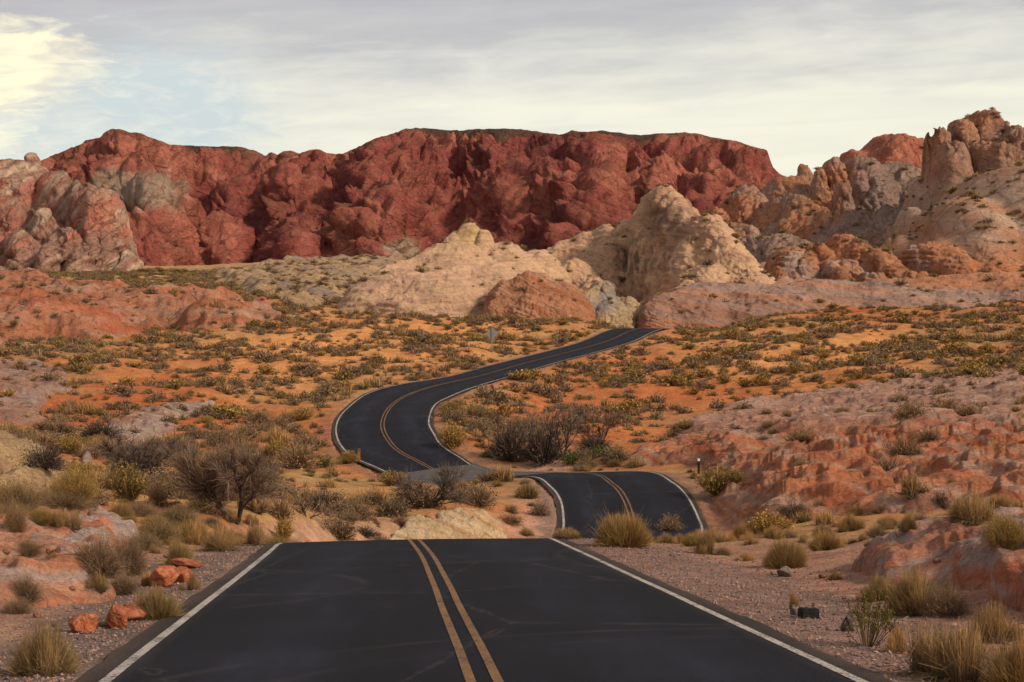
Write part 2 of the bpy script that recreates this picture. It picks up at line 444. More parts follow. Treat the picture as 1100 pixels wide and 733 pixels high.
def ground_color(X, Y, Z, e, sd):
    sh = X.shape; X = X.ravel(); Y = Y.ravel(); Z = Z.ravel(); e = e.ravel(); sd = sd.ravel()
    p = np.stack([X, Y, Z], -1)
    n1 = fbm(p / 22, 4, 31); n2 = fbm(p / 5, 4, 41); n3 = fbm(p / 1.3, 3, 51)
    c = np.tile(ORANGE, (len(X), 1))
    c = mixc(c, RED, sstep(.05, .45, n1 + .3 * n2))
    c = mixc(c, TAN, sstep(-.15, .35, -n1 + .6 * n2 + .3 * n3) * .85)
    Yc = np.maximum(Y, 8); u, v = uv_of(X, Yc, Z)
    redz = blob(u, v, 690, 395, 70, 18) + blob(u, v, 250, 455, 90, 22) + blob(u, v, 620, 440, 120, 16) + blob(u, v, 760, 420, 60, 14)
    c = mixc(c, RED * np.array([1.12, 1.1, 1.0]), np.clip(redz, 0, 1) * .85)
    sand = blob(u, v, 330, 385, 120, 40) + blob(u, v, 480, 360, 120, 22) + blob(u, v, 830, 385, 100, 30) + blob(u, v, 940, 375, 60, 16)
    c = mixc(c, np.array([.54, .255, .098]), np.clip(sand, 0, 1) * .8)
    pinks = blob(u, v, 590, 497, 45, 12) + blob(u, v, 470, 570, 130, 16) + blob(u, v, 590, 550, 30, 40) + blob(u, v, 310, 575, 60, 20) + blob(u, v, 60, 640, 130, 60) * .8
    c = mixc(c, PINK * np.array([1.05, 1.05, 1.0]), np.clip(pinks, 0, 1))
    straw = blob(u, v, 200, 535, 200, 38) + blob(u, v, 340, 520, 90, 40) + blob(u, v, 440, 535, 60, 22) + blob(u, v, 420, 395, 60, 12) * .5
    c = mixc(c, np.array([.33, .21, .09]), np.clip(straw, 0, 1) * sstep(-.4, .3, n2 + n3 * .5) * .9)
    far = sstep(330, 420, Y)
    c = mixc(c, np.array([.33, .22, .12]), far * .8)
    rightfg = sstep(52, 40, Y) * sstep(0, 3, X) * .7
    c = mixc(c, np.array([.33, .15, .10]), rightfg)
    c = mixc(c, np.array([.27, .165, .13]), sstep(62, 44, Y) * .65)
    # gravel shoulder
    w = np.where(sd > 0, 2.7, 1.9) * np.where(Y < 56, 1.0, .55)
    g = sstep(w + .6, w - .5, e + .7 * n2 + .4 * n3)
    gc = np.where((sd > 0)[:, None], np.array([.19, .125, .112]), np.array([.13, .102, .098]))
    c = mixc(c, gc, g * np.clip(.95 - .004 * Y, .3, 1))
    c *= (1 + .32 * n3)[:, None]
    return np.clip(c, .01, .9).reshape(sh + (3,))

# ground sheet: rows by distance, columns as a fan
rowsY = np.concatenate([np.linspace(-28, 10, 26)[:-1], np.linspace(10, 60, 210)[:-1], np.linspace(60, 150, 250)[:-1], np.linspace(150, 340, 260)[:-1],
                        np.linspace(340, 700, 110)[:-1], np.geomspace(700, 6000, 30)])
sc = np.concatenate([np.linspace(-1.1, -.33, 36)[:-1], np.linspace(-.33, .33, 620), np.linspace(.33, 1.1, 36)[1:]])
GY, GS = np.meshgrid(rowsY, sc, indexing='ij')
GX = GS * (GY + 34)
GZ, GE, GSD = ground_z(GX, GY)
gcol = ground_color(GX, GY, GZ, GE, GSD)
V = np.stack([GX, GY, GZ], -1).reshape(-1, 3)
o = link('ground', mesh_from('ground', V, grid_quads(*GX.shape), M['ground'], gcol.reshape(-1, 3))); tag(o, kind='structure')
GUV = uv_of(GX, np.maximum(GY, 5), GZ)
print('ground', time.time() - T0)

# ------------------------------------------------------------------ road surface and paint
def ribbon(offs, idx, lift, cross_z=None):
    """strip at lateral offsets (fractions in metres from an edge rule), for road sample indices"""
    V = []
    for f in offs:
        q = CS[idx] + CR[idx] * f(HW[idx])[:, None]
        q = q.copy(); q[:, 2] += lift
        V.append(q)
    V = np.stack(V, 1)
    return V
allidx = np.arange(len(CS))
offs = [(lambda h, t=t: t * (h + .32)) for t in np.linspace(-1, 1, 15)]
RV = ribbon(offs, allidx, 0.0)
lat = np.linspace(-1, 1, 15)
for s_ in (0, -1):
    RV[:, s_, :2] += CR[:, :2] * (.07 * fbm(np.stack([CS[:, 0], CS[:, 1], CS[:, 0] * 0 + s_ * 9], -1) / 1.7, 3, 88))[:, None]
RV[:, :, 2] += (.045 * (1 - lat ** 2))[None] - .02       # slight crown
p = RV.reshape(-1, 3)
edge_w = (np.abs(np.tile(lat, len(CS))))
n = fbm(p / 2.5, 3, 77)
rc = np.tile(np.array([.0075, .0086, .0142]), (len(p), 1)) * (1 + .25 * n)[:, None]
track = np.exp(-((np.abs(np.tile(lat, len(CS))) - .5) / .16) ** 2)
rc *= (1 + .5 * track * (1 + .6 * fbm(p / 6, 3, 79)))[:, None]
rc = mixc(rc, [.06, .045, .04], sstep(.86, 1.0, edge_w + .05 * n) * .85)
road = link('road', mesh_from('road', p, grid_quads(*RV.shape[:2]), M['asphalt'], rc)); tag(road, kind='structure')
# skirt so that the asphalt has thickness
def crown_z(f): return .045 * (1 - f ** 2) - .02
def paint_strip(name, center, width, mat, i0=0, i1=None, lift=.006):
    idx = allidx[i0:i1]
    V = []
    for s in (-.5, .5):
        lt = center(HW[idx]) + s * width + .018 * fbm(np.stack([CS[idx, 0] / 9, CS[idx, 1] / 9, CS[idx, 1] * 0 + (3 if 'centre' in name else center(3.0 + 0 * HW[idx]))], -1), 2, 66)
        q = CS[idx] + CR[idx] * lt[:, None]
        q[:, 2] += crown_z(lt / (HW[idx] + .32)) + lift
        V.append(q)
    V = np.stack(V, 1)
    return link(name, mesh_from(name, V.reshape(-1, 3), grid_quads(*V.shape[:2]), mat), road)
tag(paint_strip('edge_line', lambda h: -h, .115, M['white_line']))
tag(paint_strip('edge_line', lambda h: h, .115, M['white_line']))
tag(paint_strip('centre_line', lambda h: h * 0 - .125, .095, M['yellow_line']))
tag(paint_strip('centre_line', lambda h: h * 0 + .125, .095, M['yellow_line']))
# concrete ford slab across the wash
j0 = int(np.argmin(np.hypot(CS[:, 0] - .3, CS[:, 1] - 116.5))); j1 = int(np.argmin(np.hypot(CS[:, 0] + 5.3, CS[:, 1] - 122.6)))
idx = allidx[j0:j1 + 1]
Vt = []
nl = 9
for t in np.linspace(0, 1, nl):
    lt = lerp(-(HW[idx] + 2.1), HW[idx] + .55, t)
    q = CS[idx] + CR[idx] * lt[:, None]
    f = np.clip(lt / (HW[idx] + .32), -1, 1)
    q[:, 2] += crown_z(f) + .004 - .12 * np.clip(-(lt + HW[idx] + .6), 0, 9)
    Vt.append(q)
Vt = np.stack(Vt, 1)
top = Vt.reshape(-1, 3); bot = top - np.array([0, 0, .35])
nn = Vt.shape[0]; qd = grid_quads(nn, nl)
ring = list(range(nl)) + [r * nl + nl - 1 for r in range(1, nn)] + [(nn - 1) * nl + c for c in range(nl - 2, -1, -1)] + [r * nl for r in range(nn - 2, 0, -1)]
ring = np.array(ring); rn = np.roll(ring, -1); N = len(top)
sides = np.stack([ring, ring + N, rn + N, rn], -1)
tag(link('ford_slab', mesh_from('ford_slab', np.vstack([top, bot]), [qd, qd[:, ::-1] + N, sides], M['concrete'], smooth=False)), kind='structure')
print('road', time.time() - T0)

# ------------------------------------------------------------------ rock formations
def smax(a, b, k):
    d = (a - b) / k
    return np.where(np.abs(d) < 20, b + k * np.logaddexp(0, np.clip(d, -20, 20)), np.maximum(a, b)) 

def rock_disp(p, s, lobes, seed, tilt=(0, 0, 0), aniso=(1, 1, .6), smooth=.6, crev=.22):
    """rounded lobes parted by narrow creases (world metres), plus roughness; s is the lobe size"""
    q = p * np.array(aniso)
    q = q + np.stack([p[:, 2] * tilt[0], p[:, 2] * tilt[1], (p[:, 0] * tilt[2])], -1)
    wv = np.stack([fbm(p / (s * 1.3) + 5, 3, seed + 50), fbm(p / (s * 1.3) + 31, 3, seed + 60), fbm(p / (s * 1.3) + 77, 3, seed + 70)], -1)
    q0 = q; q = q0 + wv * s * .38
    pi = p * np.array([1, 1, (aniso[2] + 1) / 2])
    d = .22 * s * (1 - np.abs(fbm(p / (s * 2.2) + 3, 3, seed + 40)) * 2) - .1 * s
    for i, (sc_, am) in enumerate(lobes):
        ql = q if sc_ >= 1 else (lerp(pi, q0, .55) + wv * s * .38 * sc_)
        f1, f2, rid = worley(ql / (s * sc_) + 11 * i, seed + i)
        e = f2 - f1
        mask = np.clip(.55 + .9 * perlin(p / (s * 3.1) + 9 * i, seed + 33 + i), .1, 1.15)
        am = min(am, .5 * sc_)
        d += am * s * mask * (.42 * (.6 - np.clip(f1, 0, 1) ** 2) - .46 * np.exp(-e / .08) + (.5 * (1 - smooth)) * (rid - .5))
    for ang, sd_ in ((.9, 3), (-.5, 4)):
        a_ = p[:, 0] * math.cos(ang) + p[:, 2] * math.sin(ang); b_ = -p[:, 0] * math.sin(ang) + p[:, 2] * math.cos(ang)
        n_ = perlin(np.stack([a_ / (s * 2.6), b_ / (s * .8), p[:, 1] / (s * 2.5)], -1) + wv * .25, seed + 80 + sd_)
        d -= crev * s * np.exp(-(n_ / .045) ** 2) * np.clip(.5 + 1.5 * perlin(p / (s * 2.7), seed + 88 + sd_), 0, 1)
    d += .05 * s * (fbm(p / (s * .4), 5, seed + 90, .55)) - .05 * s * np.maximum(0, .18 - np.abs(fbm(q / (s * .8), 4, seed + 95))) * 4
    return d

def lap(G):
    A = G.copy()
    A[1:-1, 1:-1] = .5 * G[1:-1, 1:-1] + .125 * (G[:-2, 1:-1] + G[2:, 1:-1] + G[1:-1, :-2] + G[1:-1, 2:])
    B = A.copy()
    B[1:-1, 1:-1] = .5 * A[1:-1, 1:-1] + .125 * (A[:-2, 1:-1] + A[2:, 1:-1] + A[1:-1, :-2] + A[1:-1, 2:])
    return B
def normals_of(Pg):
    a = np.gradient(Pg, axis=0); b = np.gradient(Pg, axis=1)
    n = np.cross(b, a)
    n /= np.maximum(np.linalg.norm(n, axis=-1, keepdims=True), 1e-9)
    return n

def smooth_rows(A, k):
    for _ in range(k):
        A = np.pad(A, ((0, 0), (1, 1)), mode='edge'); A = (A[:, :-2] + 2 * A[:, 1:-1] + A[:, 2:]) / 4
    return A

def resample(u, Yf, H, nrow, sm=10):
    """columns at picture column u, fine distances Yf, heights H (nY, nu): rows spread evenly along each profile as it is seen"""
    nY, nu = H.shape
    vv = V0 - F0 * H / Yf[:, None]
    dv = np.abs(np.diff(vv, axis=0)); dl = np.abs(np.diff(Yf))[:, None] * F0 / Yf[1:, None] * .05
    ds = np.sqrt(dv ** 2 + dl ** 2) + 1e-6
    # hidden back sides get fewer rows
    back = np.diff(vv, axis=0) > 0
    ds = np.where(back, ds * .3, ds)
    S = np.vstack([np.zeros(nu), np.cumsum(ds, 0)]); S /= S[-1:]
    S = smooth_rows(S, sm)
    t = np.linspace(0, 1, nrow)
    Y = np.stack([np.interp(t, S[:, j], Yf) for j in range(nu)], 1)
    Hh = np.stack([np.interp(Y[:, j], Yf, H[:, j]) for j in range(nu)], 1)
    X = (u[None] - U0) / F0 * Y
    return np.stack([X, Y, Hh], -1)

def bump_h(X, Y, b, zb):
    """b = (u, v_top, half width px, distance, half depth m, p, q, rot)"""
    u, v, w, Yc, d = b[:5]; pp = b[5] if len(b) > 5 else 2.4; qq = b[6] if len(b) > 6 else .5; rot = b[7] if len(b) > 7 else 0
    xc = (u - U0) / F0 * Yc; wm = w / F0 * Yc; zt = (V0 - v) / F0 * Yc
    dx = X - xc; dy = Y - Yc
    if rot:
        c, s = math.cos(rot), math.sin(rot); dx, dy = c * dx + s * dy, -s * dx + c * dy
    r = (np.abs(dx / wm) ** pp + np.abs(dy / d) ** pp)
    return zb + (zt - zb) * np.maximum(0, 1 - r) ** qq, r < 1.0

def formation(name, bumps, ur, yr, ncol, nrow, mat, colf, s, lobes, seed, k=1.0, sink=3.0, damp=None, strata=None, label=None, cat='rock', kind=None, aniso=(1, 1, .6), tilt=(0, 0, 0), smooth=.6, crev=.16):
    u = np.linspace(ur[0], ur[1], ncol); Yf = np.linspace(yr[0], yr[1], 420)
    X = (u[None] - U0) / F0 * Yf[:, None]; Y = np.repeat(Yf[:, None], ncol, 1)
    g = rbf(X, Y).reshape(X.shape)
    H = g - sink
    for b in bumps:
        hb, inside = bump_h(X, Y, b, g - sink)
        H = np.where(inside, smax(H, hb, k), H)
    Pg = resample(u, Yf, H, nrow)
    Ps = Pg
    for _ in range(4): Ps = lap(Ps)
    n = normals_of(Ps)
    p = Pg.reshape(-1, 3); nn = n.reshape(-1, 3)
    zg = rbf(p[:, 0], p[:, 1])
    rise = p[:, 2] - zg
    d = rock_disp(p, s, lobes, seed, tilt, aniso, smooth, crev)
    amp = np.ones(len(p)) if damp is None else damp(p)
    amp = amp * np.clip((rise + sink) / (sink + s * .3), 0, 1)
    q = p + nn * (d * amp)[:, None]
    per, am, tx_, ty_ = strata or (s * .3, 0, .3, .1)
    w = q[:, 2] + tx_ * q[:, 0] + ty_ * q[:, 1] + 1.1 * per * fbm(q / (per * 9), 3, seed + 7)
    if am:
        fr = w / per - np.floor(w / per); st = sstep(.0, .4, fr) - fr
        q = q + nn * (st * am * per * np.clip(.4 + 1.2 * fbm(q / (per * 7), 3, seed + 8), 0, 1.3))[:, None]
    q = lap(q.reshape(nrow, ncol, 3)).reshape(-1, 3)
    zg2 = rbf(q[:, 0], q[:, 1])
    keep = (q[:, 2] > zg2 - 1.2)
    quads = grid_quads(nrow, ncol, keep)
    up = np.clip(normals_of(q.reshape(nrow, ncol, 3))[..., 2].ravel(), -1, 1)
    uu, vv = uv_of(q[:, 0], q[:, 1], q[:, 2])
    C = colf(q, uu, vv, up)
    V, quads, C, used = compact(q, quads, C)
    o = base_object(name, V, quads, mat, C, True, (w / per)[used])
    tag(o, label, cat if not kind else None, None, kind)
    return o

def var(c, p, s, seed, a=.18):
    n = fbm(p / s, 4, seed)
    return c * (1 + a * n)[:, None]

RROCK = np.array([.30, .086, .072]); RROCK2 = np.array([.43, .155, .112]); PURP = np.array([.18, .055, .062])
PALE = np.array([.50, .355, .27]); PALEP = np.array([.44, .28, .225]); GREY = np.array([.38, .265, .225]); ORG = np.array([.50, .20, .095]); YEL = np.array([.56, .37, .225])
SOIL = np.array([.13, .095, .06])

# --- red mesa (hills)
SKY = [(-260,176),(-60,172),(45,172),(60,165),(86,154),(92,150),(108,147),(112,142),(119,138),(128,138),(140,142),(152,143),(165,149),(181,155),(215,156),(258,156.5),(275,161),(286,166),(288,163),(293,162),(298,166),(304,162),(312,161),(322,164),(333,160),(345,161),(350,164),(368,165),(400,150),(438,138),(445,136.5),(500,136.5),(560,138),(585,143),(603,144.5),(614,140.5),(650,140.5),(680,142),(715,142),(750,143),(765,147),(790,151),(808,157),(824,162),(831,182),(850,192),(1000,200),(1300,200)]
SKY = np.array(SKY, float)
def mesa():
    ncol, nrow = 620, 250
    u = np.linspace(-230, 900, ncol); Yb, Yt = 735.0, 1000.0
    Yf = np.linspace(700, 1350, 700)
    X = (u[None] - U0) / F0 * Yf[:, None]; Y = np.repeat(Yf[:, None], ncol, 1)
    flat = np.stack([X.ravel(), Y.ravel(), np.zeros(X.size)], -1)
    zt = (V0 - np.interp(u, SKY[:, 0], SKY[:, 1])) / F0 * Yt
    zb = 24.0
    # big buttresses and alcoves, in plan
    but = 26 * fbm(np.stack([u / 95, u * 0, u * 0], -1), 2, 5) + 4 * fbm(np.stack([u / 38, u * 0, u * 0], -1), 2, 8)
    for cu, wd, am in ((275, 34, 42), (212, 22, 24), (345, 20, 18), (480, 44, 36), (560, 26, 16), (690, 34, 16), (405, 44, -30), (320, 26, -16), (620, 46, -22), (150, 46, -24)):
        but += am * np.exp(-((u - cu) / wd) ** 2)
    Ys = Yb + 30 + but
    Ye = Yt + but * .35
    t = (Y - Ys[None]) / (Ye - Ys)[None]
    tc = np.clip(t, 0, 1)
    # steep lower cliff, then a shelving upper part
    g = np.interp(tc.ravel(), [0, .06, .2, .35, .5, .65, .8, .94, 1], [0, .13, .34, .50, .63, .77, .89, .98, 1]).reshape(tc.shape)
    wob = .10 * fbm(flat / np.array([70, 55, 1]), 4, 15).reshape(X.shape)
    g = np.clip(g + wob * 4 * tc * (1 - tc), 0, 1.02)
    H = zb + (zt[None] - zb) * np.minimum(g, 1)
    back = np.clip((Y - Ye[None] - 120) / 120, 0, 1)
    H = lerp(H - np.clip(Y - Ye[None], 0, 1e9) * .02, zb - 5, sstep(0, 1, back))
    H = np.where(t < 0, zb - 6, H)
    Pg = resample(u, Yf, H, nrow, 60)
    Ps = Pg
    for _ in range(6): Ps = lap(Ps)
    n = normals_of(Ps)
    p = Pg.reshape(-1, 3); nn = n.reshape(-1, 3)
    uu0 = np.tile(u, nrow)
    zt0 = np.tile(zt, nrow); h = (p[:, 2] - zb) / (zt0 - zb)
    d = rock_disp(p, 30, [(2.6, .75), (1.1, .38), (.5, .12), (.24, .06), (.11, .04)], 200, (.55, .2, .35), (1, .8, .85), .45, .3)
    sh = np.where(uu0 > 470, .75, -.45) * sstep(0, 1, np.abs(uu0 - 470) / 60)
    rw = np.stack([fbm(p / 40, 3, 261), fbm(p / 40 + 9, 3, 262), fbm(p / 40 + 21, 3, 263)], -1) * 16
    rp = np.stack([p[:, 0] + sh * p[:, 2], p[:, 1] * .6, p[:, 2] * .85], -1) + rw
    rd = np.zeros(len(p)); wt = np.ones(len(p)); a_ = 1.0
    for o_ in range(5):
        r_ = (1 - np.abs(perlin(rp / (27.0 / 2.1 ** o_) + 7 * o_, 270 + o_)) * 1.5); r_ = np.clip(r_, 0, 1) ** 2 * wt
        rd += a_ * r_; wt = np.clip(r_ * 1.6, .25, 1); a_ *= .42
    d += 6.6 * (rd - .9)
    lw = p[:, 2] + .28 * p[:, 0] + .1 * p[:, 1] + 6 * fbm(p / 45, 3, 281)
    fr = lw / 7.0 - np.floor(lw / 7.0); d += 2.6 * (sstep(0, .35, fr) - fr) * np.clip(.3 + 1.6 * fbm(p / 50, 3, 283), 0, 1)
    amp = sstep(-.02, .1, h) * (1 - .88 * sstep(.90, .995, h))
    cap = np.clip(blob(uu0, p[:, 2] * 0, 500, 0, 70, 1) + blob(uu0, p[:, 2] * 0, 685, 0, 75, 1) + blob(uu0, p[:, 2] * 0, 225, 0, 45, 1), 0, 1)
    amp *= 1 - .55 * cap * sstep(.78, .92, h)
    q = p + nn * (d * amp)[:, None]
    uq = U0 + F0 * q[:, 0] / q[:, 1]
    lim = (V0 - np.interp(uq, SKY[:, 0], SKY[:, 1])) / F0 * q[:, 1] + 1.1 * fbm(q / 9, 3, 77) - .5
    q[:, 2] = np.minimum(q[:, 2], lim)
    N2 = normals_of(q.reshape(nrow, ncol, 3)).reshape(-1, 3); up = N2[:, 2]
    u2, v2 = uv_of(q[:, 0], q[:, 1], q[:, 2])
    C = np.tile(RROCK, (len(q), 1))
    n1 = fbm(q / 60, 4, 301); n2 = fbm(q / 14, 4, 311)
    C = mixc(C, RROCK2, sstep(-.1, .5, n1 + .5 * n2)); C = mixc(C, PURP, sstep(.1, .6, -n1 + .4 * n2) * .7)
    pale = blob(u2, v2, 165, 205, 45, 26) + blob(u2, v2, 120, 200, 22, 18) * .8 + blob(u2, v2, 430, 265, 22, 10) + blob(u2, v2, 445, 290, 40, 14)
    C = mixc(C, PALE * .82, sstep(.35, .75, pale + .45 * n2))
    C = mixc(C, SOIL * np.array([1.5, .95, .8]), sstep(.66, .9, up + .12 * n2) * .6)
    C = mixc(C, np.array([.075, .05, .036]), np.clip(cap * 1.25, 0, 1) * sstep(.86, .93, h + .03 * n2) * .92)
    V, quads, C, used = compact(q, grid_quads(nrow, ncol, q[:, 2] > zb - 5.5), C)
    wS = (V[:, 2] + .35 * V[:, 0] + 14 * fbm(V / 60, 3, 333)) / 5.0
    tag(link('hills', mesh_from('hills', V, quads, M['mesa'], C, True, wS)), kind='structure')
mesa()
print('mesa', time.time() - T0)

# --- pale cliff on the left
def c_left(q, u, v, up):
    n1 = fbm(q / 16, 4, 401); n2 = fbm(np.stack([q[:, 0] + .5 * q[:, 2], q[:, 1], q[:, 2] - 1.15 * q[:, 0]], -1) / np.array([40, 40, 6.0]), 4, 411)
    C = np.tile(np.array([.33, .19, .15]), (len(q), 1))
    C = mixc(C, PALE, sstep(-.05, .4, n2 + .3 * n1)); C = mixc(C, RROCK2, sstep(.05, .5, -n2 + .4 * n1) * .8)
    C = mixc(C, YEL * .85, sstep(.2, .6, fbm(q / 22, 3, 421)) * .6)
    red = sstep(90, 110, u) * sstep(225, 185, v) * .0 + blob(u, v, 105, 225, 16, 16)
    C = mixc(C, np.array([.42, .16, .11]), np.clip(red, 0, 1) * .8)
    return mixc(C, SOIL, sstep(.7, .9, up) * .45)
formation('pale_cliff', [(34,170,12,640,10,2.4,.6),(20,176,60,640,40,2.6,.5),(-60,178,70,640,50,2.6,.5),(62,184,34,622,26,2.4,.5,.5),(86,196,28,606,22,2.4,.5,.5),(4,212,34,596,18,2.4,.5,.6),(40,222,22,590,16,2.4,.5,.6),
    (112,202,20,600,22,3.2,.5),(124,238,18,586,14,2.8,.5),(104,246,16,582,12,2.6,.5),(70,240,22,580,12,2.4,.5,.5),(20,246,26,576,12,2.4,.5,.5),(52,262,13,566,9,2.2,.5),(84,272,16,566,8,2.2,.5),(-30,236,40,580,20),(138,268,12,580,9)],
    (-140, 160), (545, 710), 330, 240, M['rock_far'], c_left, 11, [(1.5, .30), (.62, .2), (.26, .1), (.12, .06)], 500, 1.2, 4, tilt=(-.5, .1, 0), aniso=(1, 1, .24), strata=(5.0, .5, -1.15, .1),
    label='banded pale pink cliff with slanting joints at far left before the red mesa', cat='cliff')

# --- far red dome behind the right ridge
def c_dome(q, u, v, up):
    C = np.tile(np.array([.40, .15, .095]), (len(q), 1))
    return mixc(var(C, q, 12, 511), np.array([.30, .10, .07]), sstep(0, .5, fbm(q / 9, 4, 512)))
formation('red_dome', [(955,144.5,52,700,50,2.6,.55),(918,160,34,700,40),(985,150,30,700,40),(1040,165,70,700,50)], (850, 1130), (630, 790), 260, 130, M['rock_far'], c_dome, 9, [(1.5,.22),(.6,.22),(.28,.2)], 520, 2, 4, crev=.05,
    label='smooth rounded red rock dome on the skyline behind the rubble slope', cat='rock dome')

# --- pink rubble ridge on the right
def c_ridge(q, u, v, up):
    n1 = fbm(q / 14, 4, 531); n2 = fbm(q / 4.5, 4, 541)
    C = np.tile(np.array([.36, .23, .19]), (len(q), 1))
    C = mixc(C, GREY, sstep(0, .5, n1 + .3 * n2)); C = mixc(C, ORG, sstep(.15, .55, -n1 + .4 * n2) * .8)
    org = blob(u, v, 882, 222, 24, 16) + blob(u, v, 902, 190, 26, 16) + blob(u, v, 800, 225, 26, 20) * .7 + blob(u, v, 772, 230, 25, 16) + blob(u, v, 862, 178, 20, 8)
    C = mixc(C, ORG, np.clip(org, 0, 1) * .85)
    rub = blob(u, v, 955, 205, 48, 45)
    C = mixc(C, np.array([.26, .19, .165]), np.clip(rub, 0, 1) * .8)
    return mixc(C, SOIL * 1.3, sstep(.72, .9, up + .2 * n2) * .4)
formation('rubble_ridge', [(864,177,16,590,14,2.6,.5),(845,190,60,590,40,2.4,.55),(896,168,17,560,14,3,.5),(880,181,14,552,10,2.6,.5),(906,188,17,536,11,2.6,.5),(922,170,44,570,40,2.4,.5),(960,176,60,575,40,2.4,.55),(1000,190,60,560,40),
    (850,208,60,535,44,2.2,.6),(905,224,60,500,36,2.2,.6,.4),(955,224,46,490,36,2.2,.65),(800,200,40,560,30,2.4,.55),(790,238,46,500,34,2.2,.6),(835,250,60,470,30,2.2,.6),(905,258,70,450,30,2.2,.6),(768,222,26,540,20),(1000,230,60,500,40)],
    (735, 1040), (415, 640), 380, 250, M['rock_far'], c_ridge, 6.0, [(1.8,.34),(.8,.42),(.38,.42),(.18,.3)], 550, 1.5, 4, aniso=(1,1,.8), tilt=(.2,0,.3),
    label='pink and grey ridge of broken rock with orange knobs along its top', cat='rock ridge')

# --- tall cliff at the right edge
def c_right(q, u, v, up):
    n1 = fbm(q / 12, 4, 561); n2 = fbm(np.stack([q[:, 0], q[:, 1], q[:, 2] + .4 * q[:, 0]], -1) / np.array([30, 30, 3.5]), 4, 571)
    C = np.tile(np.array([.47, .30, .215]), (len(q), 1))
    C = mixc(C, PALE, sstep(-.1, .4, n2)); C = mixc(C, ORG * np.array([.95, 1.1, 1.2]), sstep(.05, .5, -n2 + .5 * n1) * .5)
    low = sstep(205, 185, v); C = mixc(C, np.array([.33, .17, .12]), low * .75)
    C = mixc(C, ORG, np.clip(blob(u, v, 1003, 160, 10, 30) + blob(u, v, 1055, 128, 30, 10) + blob(u, v, 990, 250, 30, 16) + blob(u, v, 1090, 275, 60, 14), 0, 1) * .7)
    return mixc(C, GREY, sstep(.1, .5, fbm(q / 7, 3, 577)) * .35)
formation('tall_cliff', [(1006,134,12,470,12,4,.45),(1030,127,22,478,18,3,.5),(1053,119,34,485,26,3,.5),(1086,134,22,470,20,3,.5),(1105,131,24,480,24,3,.5),(1150,126,50,480,34,3,.5),(1020,150,28,455,16,2.8,.5),(1060,150,26,452,16,2.8,.5,.5),(1095,152,30,452,16,2.8,.5),
    (1073,170,13,446,9,2.4,.5),(1085,180,105,430,56,2.1,.6),(1030,212,70,415,44,2.1,.65),(1190,190,90,430,50,2.1,.6),(1110,235,90,402,36,2.1,.65),(990,190,26,470,20,2.2,.6),(978,222,34,440,24,2.2,.65),(966,252,34,415,20,2.2,.65),(1010,258,50,396,22,2.1,.65)],
    (930, 1210), (366, 540), 400, 300, M['rock_far'], c_right, 6.5, [(1.9,.26),(.8,.34),(.36,.3),(.16,.2)], 580, 1.2, 4, crev=.12, damp=lambda p: lerp(.10, 1.0, sstep(40, 50, p[:, 2] + 4 * fbm(p / 12, 2, 5))), aniso=(1,1,.5), tilt=(.4,0,.3),
    label='tall rounded cliff of orange and pale sandstone rising at the right edge', cat='cliff')

# --- low boulders and ledges in front of the cliff
def c_low(q, u, v, up):
    n1 = fbm(q / 7, 4, 591); n2 = fbm(q / np.array([9, 9, 1.4]), 4, 592)
    C = np.tile(np.array([.45, .21, .12]), (len(q), 1))
    C = mixc(C, GREY * 1.1, sstep(-.05, .35, n1 + .3 * n2)); C = mixc(C, PALE, sstep(.2, .6, n2) * .6)
    return mixc(C, ORG, np.clip(blob(u, v, 915, 268, 30, 16) + blob(u, v, 872, 262, 18, 10) + blob(u, v, 1050, 290, 80, 10), 0, 1) * .85)
formation('ledge_rocks', [(850,268,34,372,14,2.6,.5),(876,262,26,376,14,2.6,.5),(905,255,34,392,16,2.6,.5),(925,262,30,380,14,2.6,.5),(945,268,30,370,12,2.6,.5),(960,282,22,358,9,2.6,.5),(905,278,30,364,10,2.6,.5),(836,287,13,356,7,2.6,.5),(862,296,24,352,8,2.4,.5),(890,298,18,350,7,2.4,.5),
    (940,292,26,350,8,2.4,.5),(1000,262,40,374,12,2.6,.5,.3),(1028,276,34,362,10,2.4,.5),(968,304,8,344,4,2.2,.5),(1060,284,60,364,16,2.2,.6),(1130,280,70,364,16,2.2,.6),(985,292,30,350,9,2.4,.5)],
    (815, 1200), (338, 402), 430, 200, M['rock_far'], c_low, 5.0, [(1.8,.26),(.7,.2),(.3,.12)], 600, .6, 2.5, aniso=(1,1,.9), strata=(1.1,.9,.1,.0),
    label='low orange and grey boulders and ledges lying below the tall right cliff', cat='rocks')

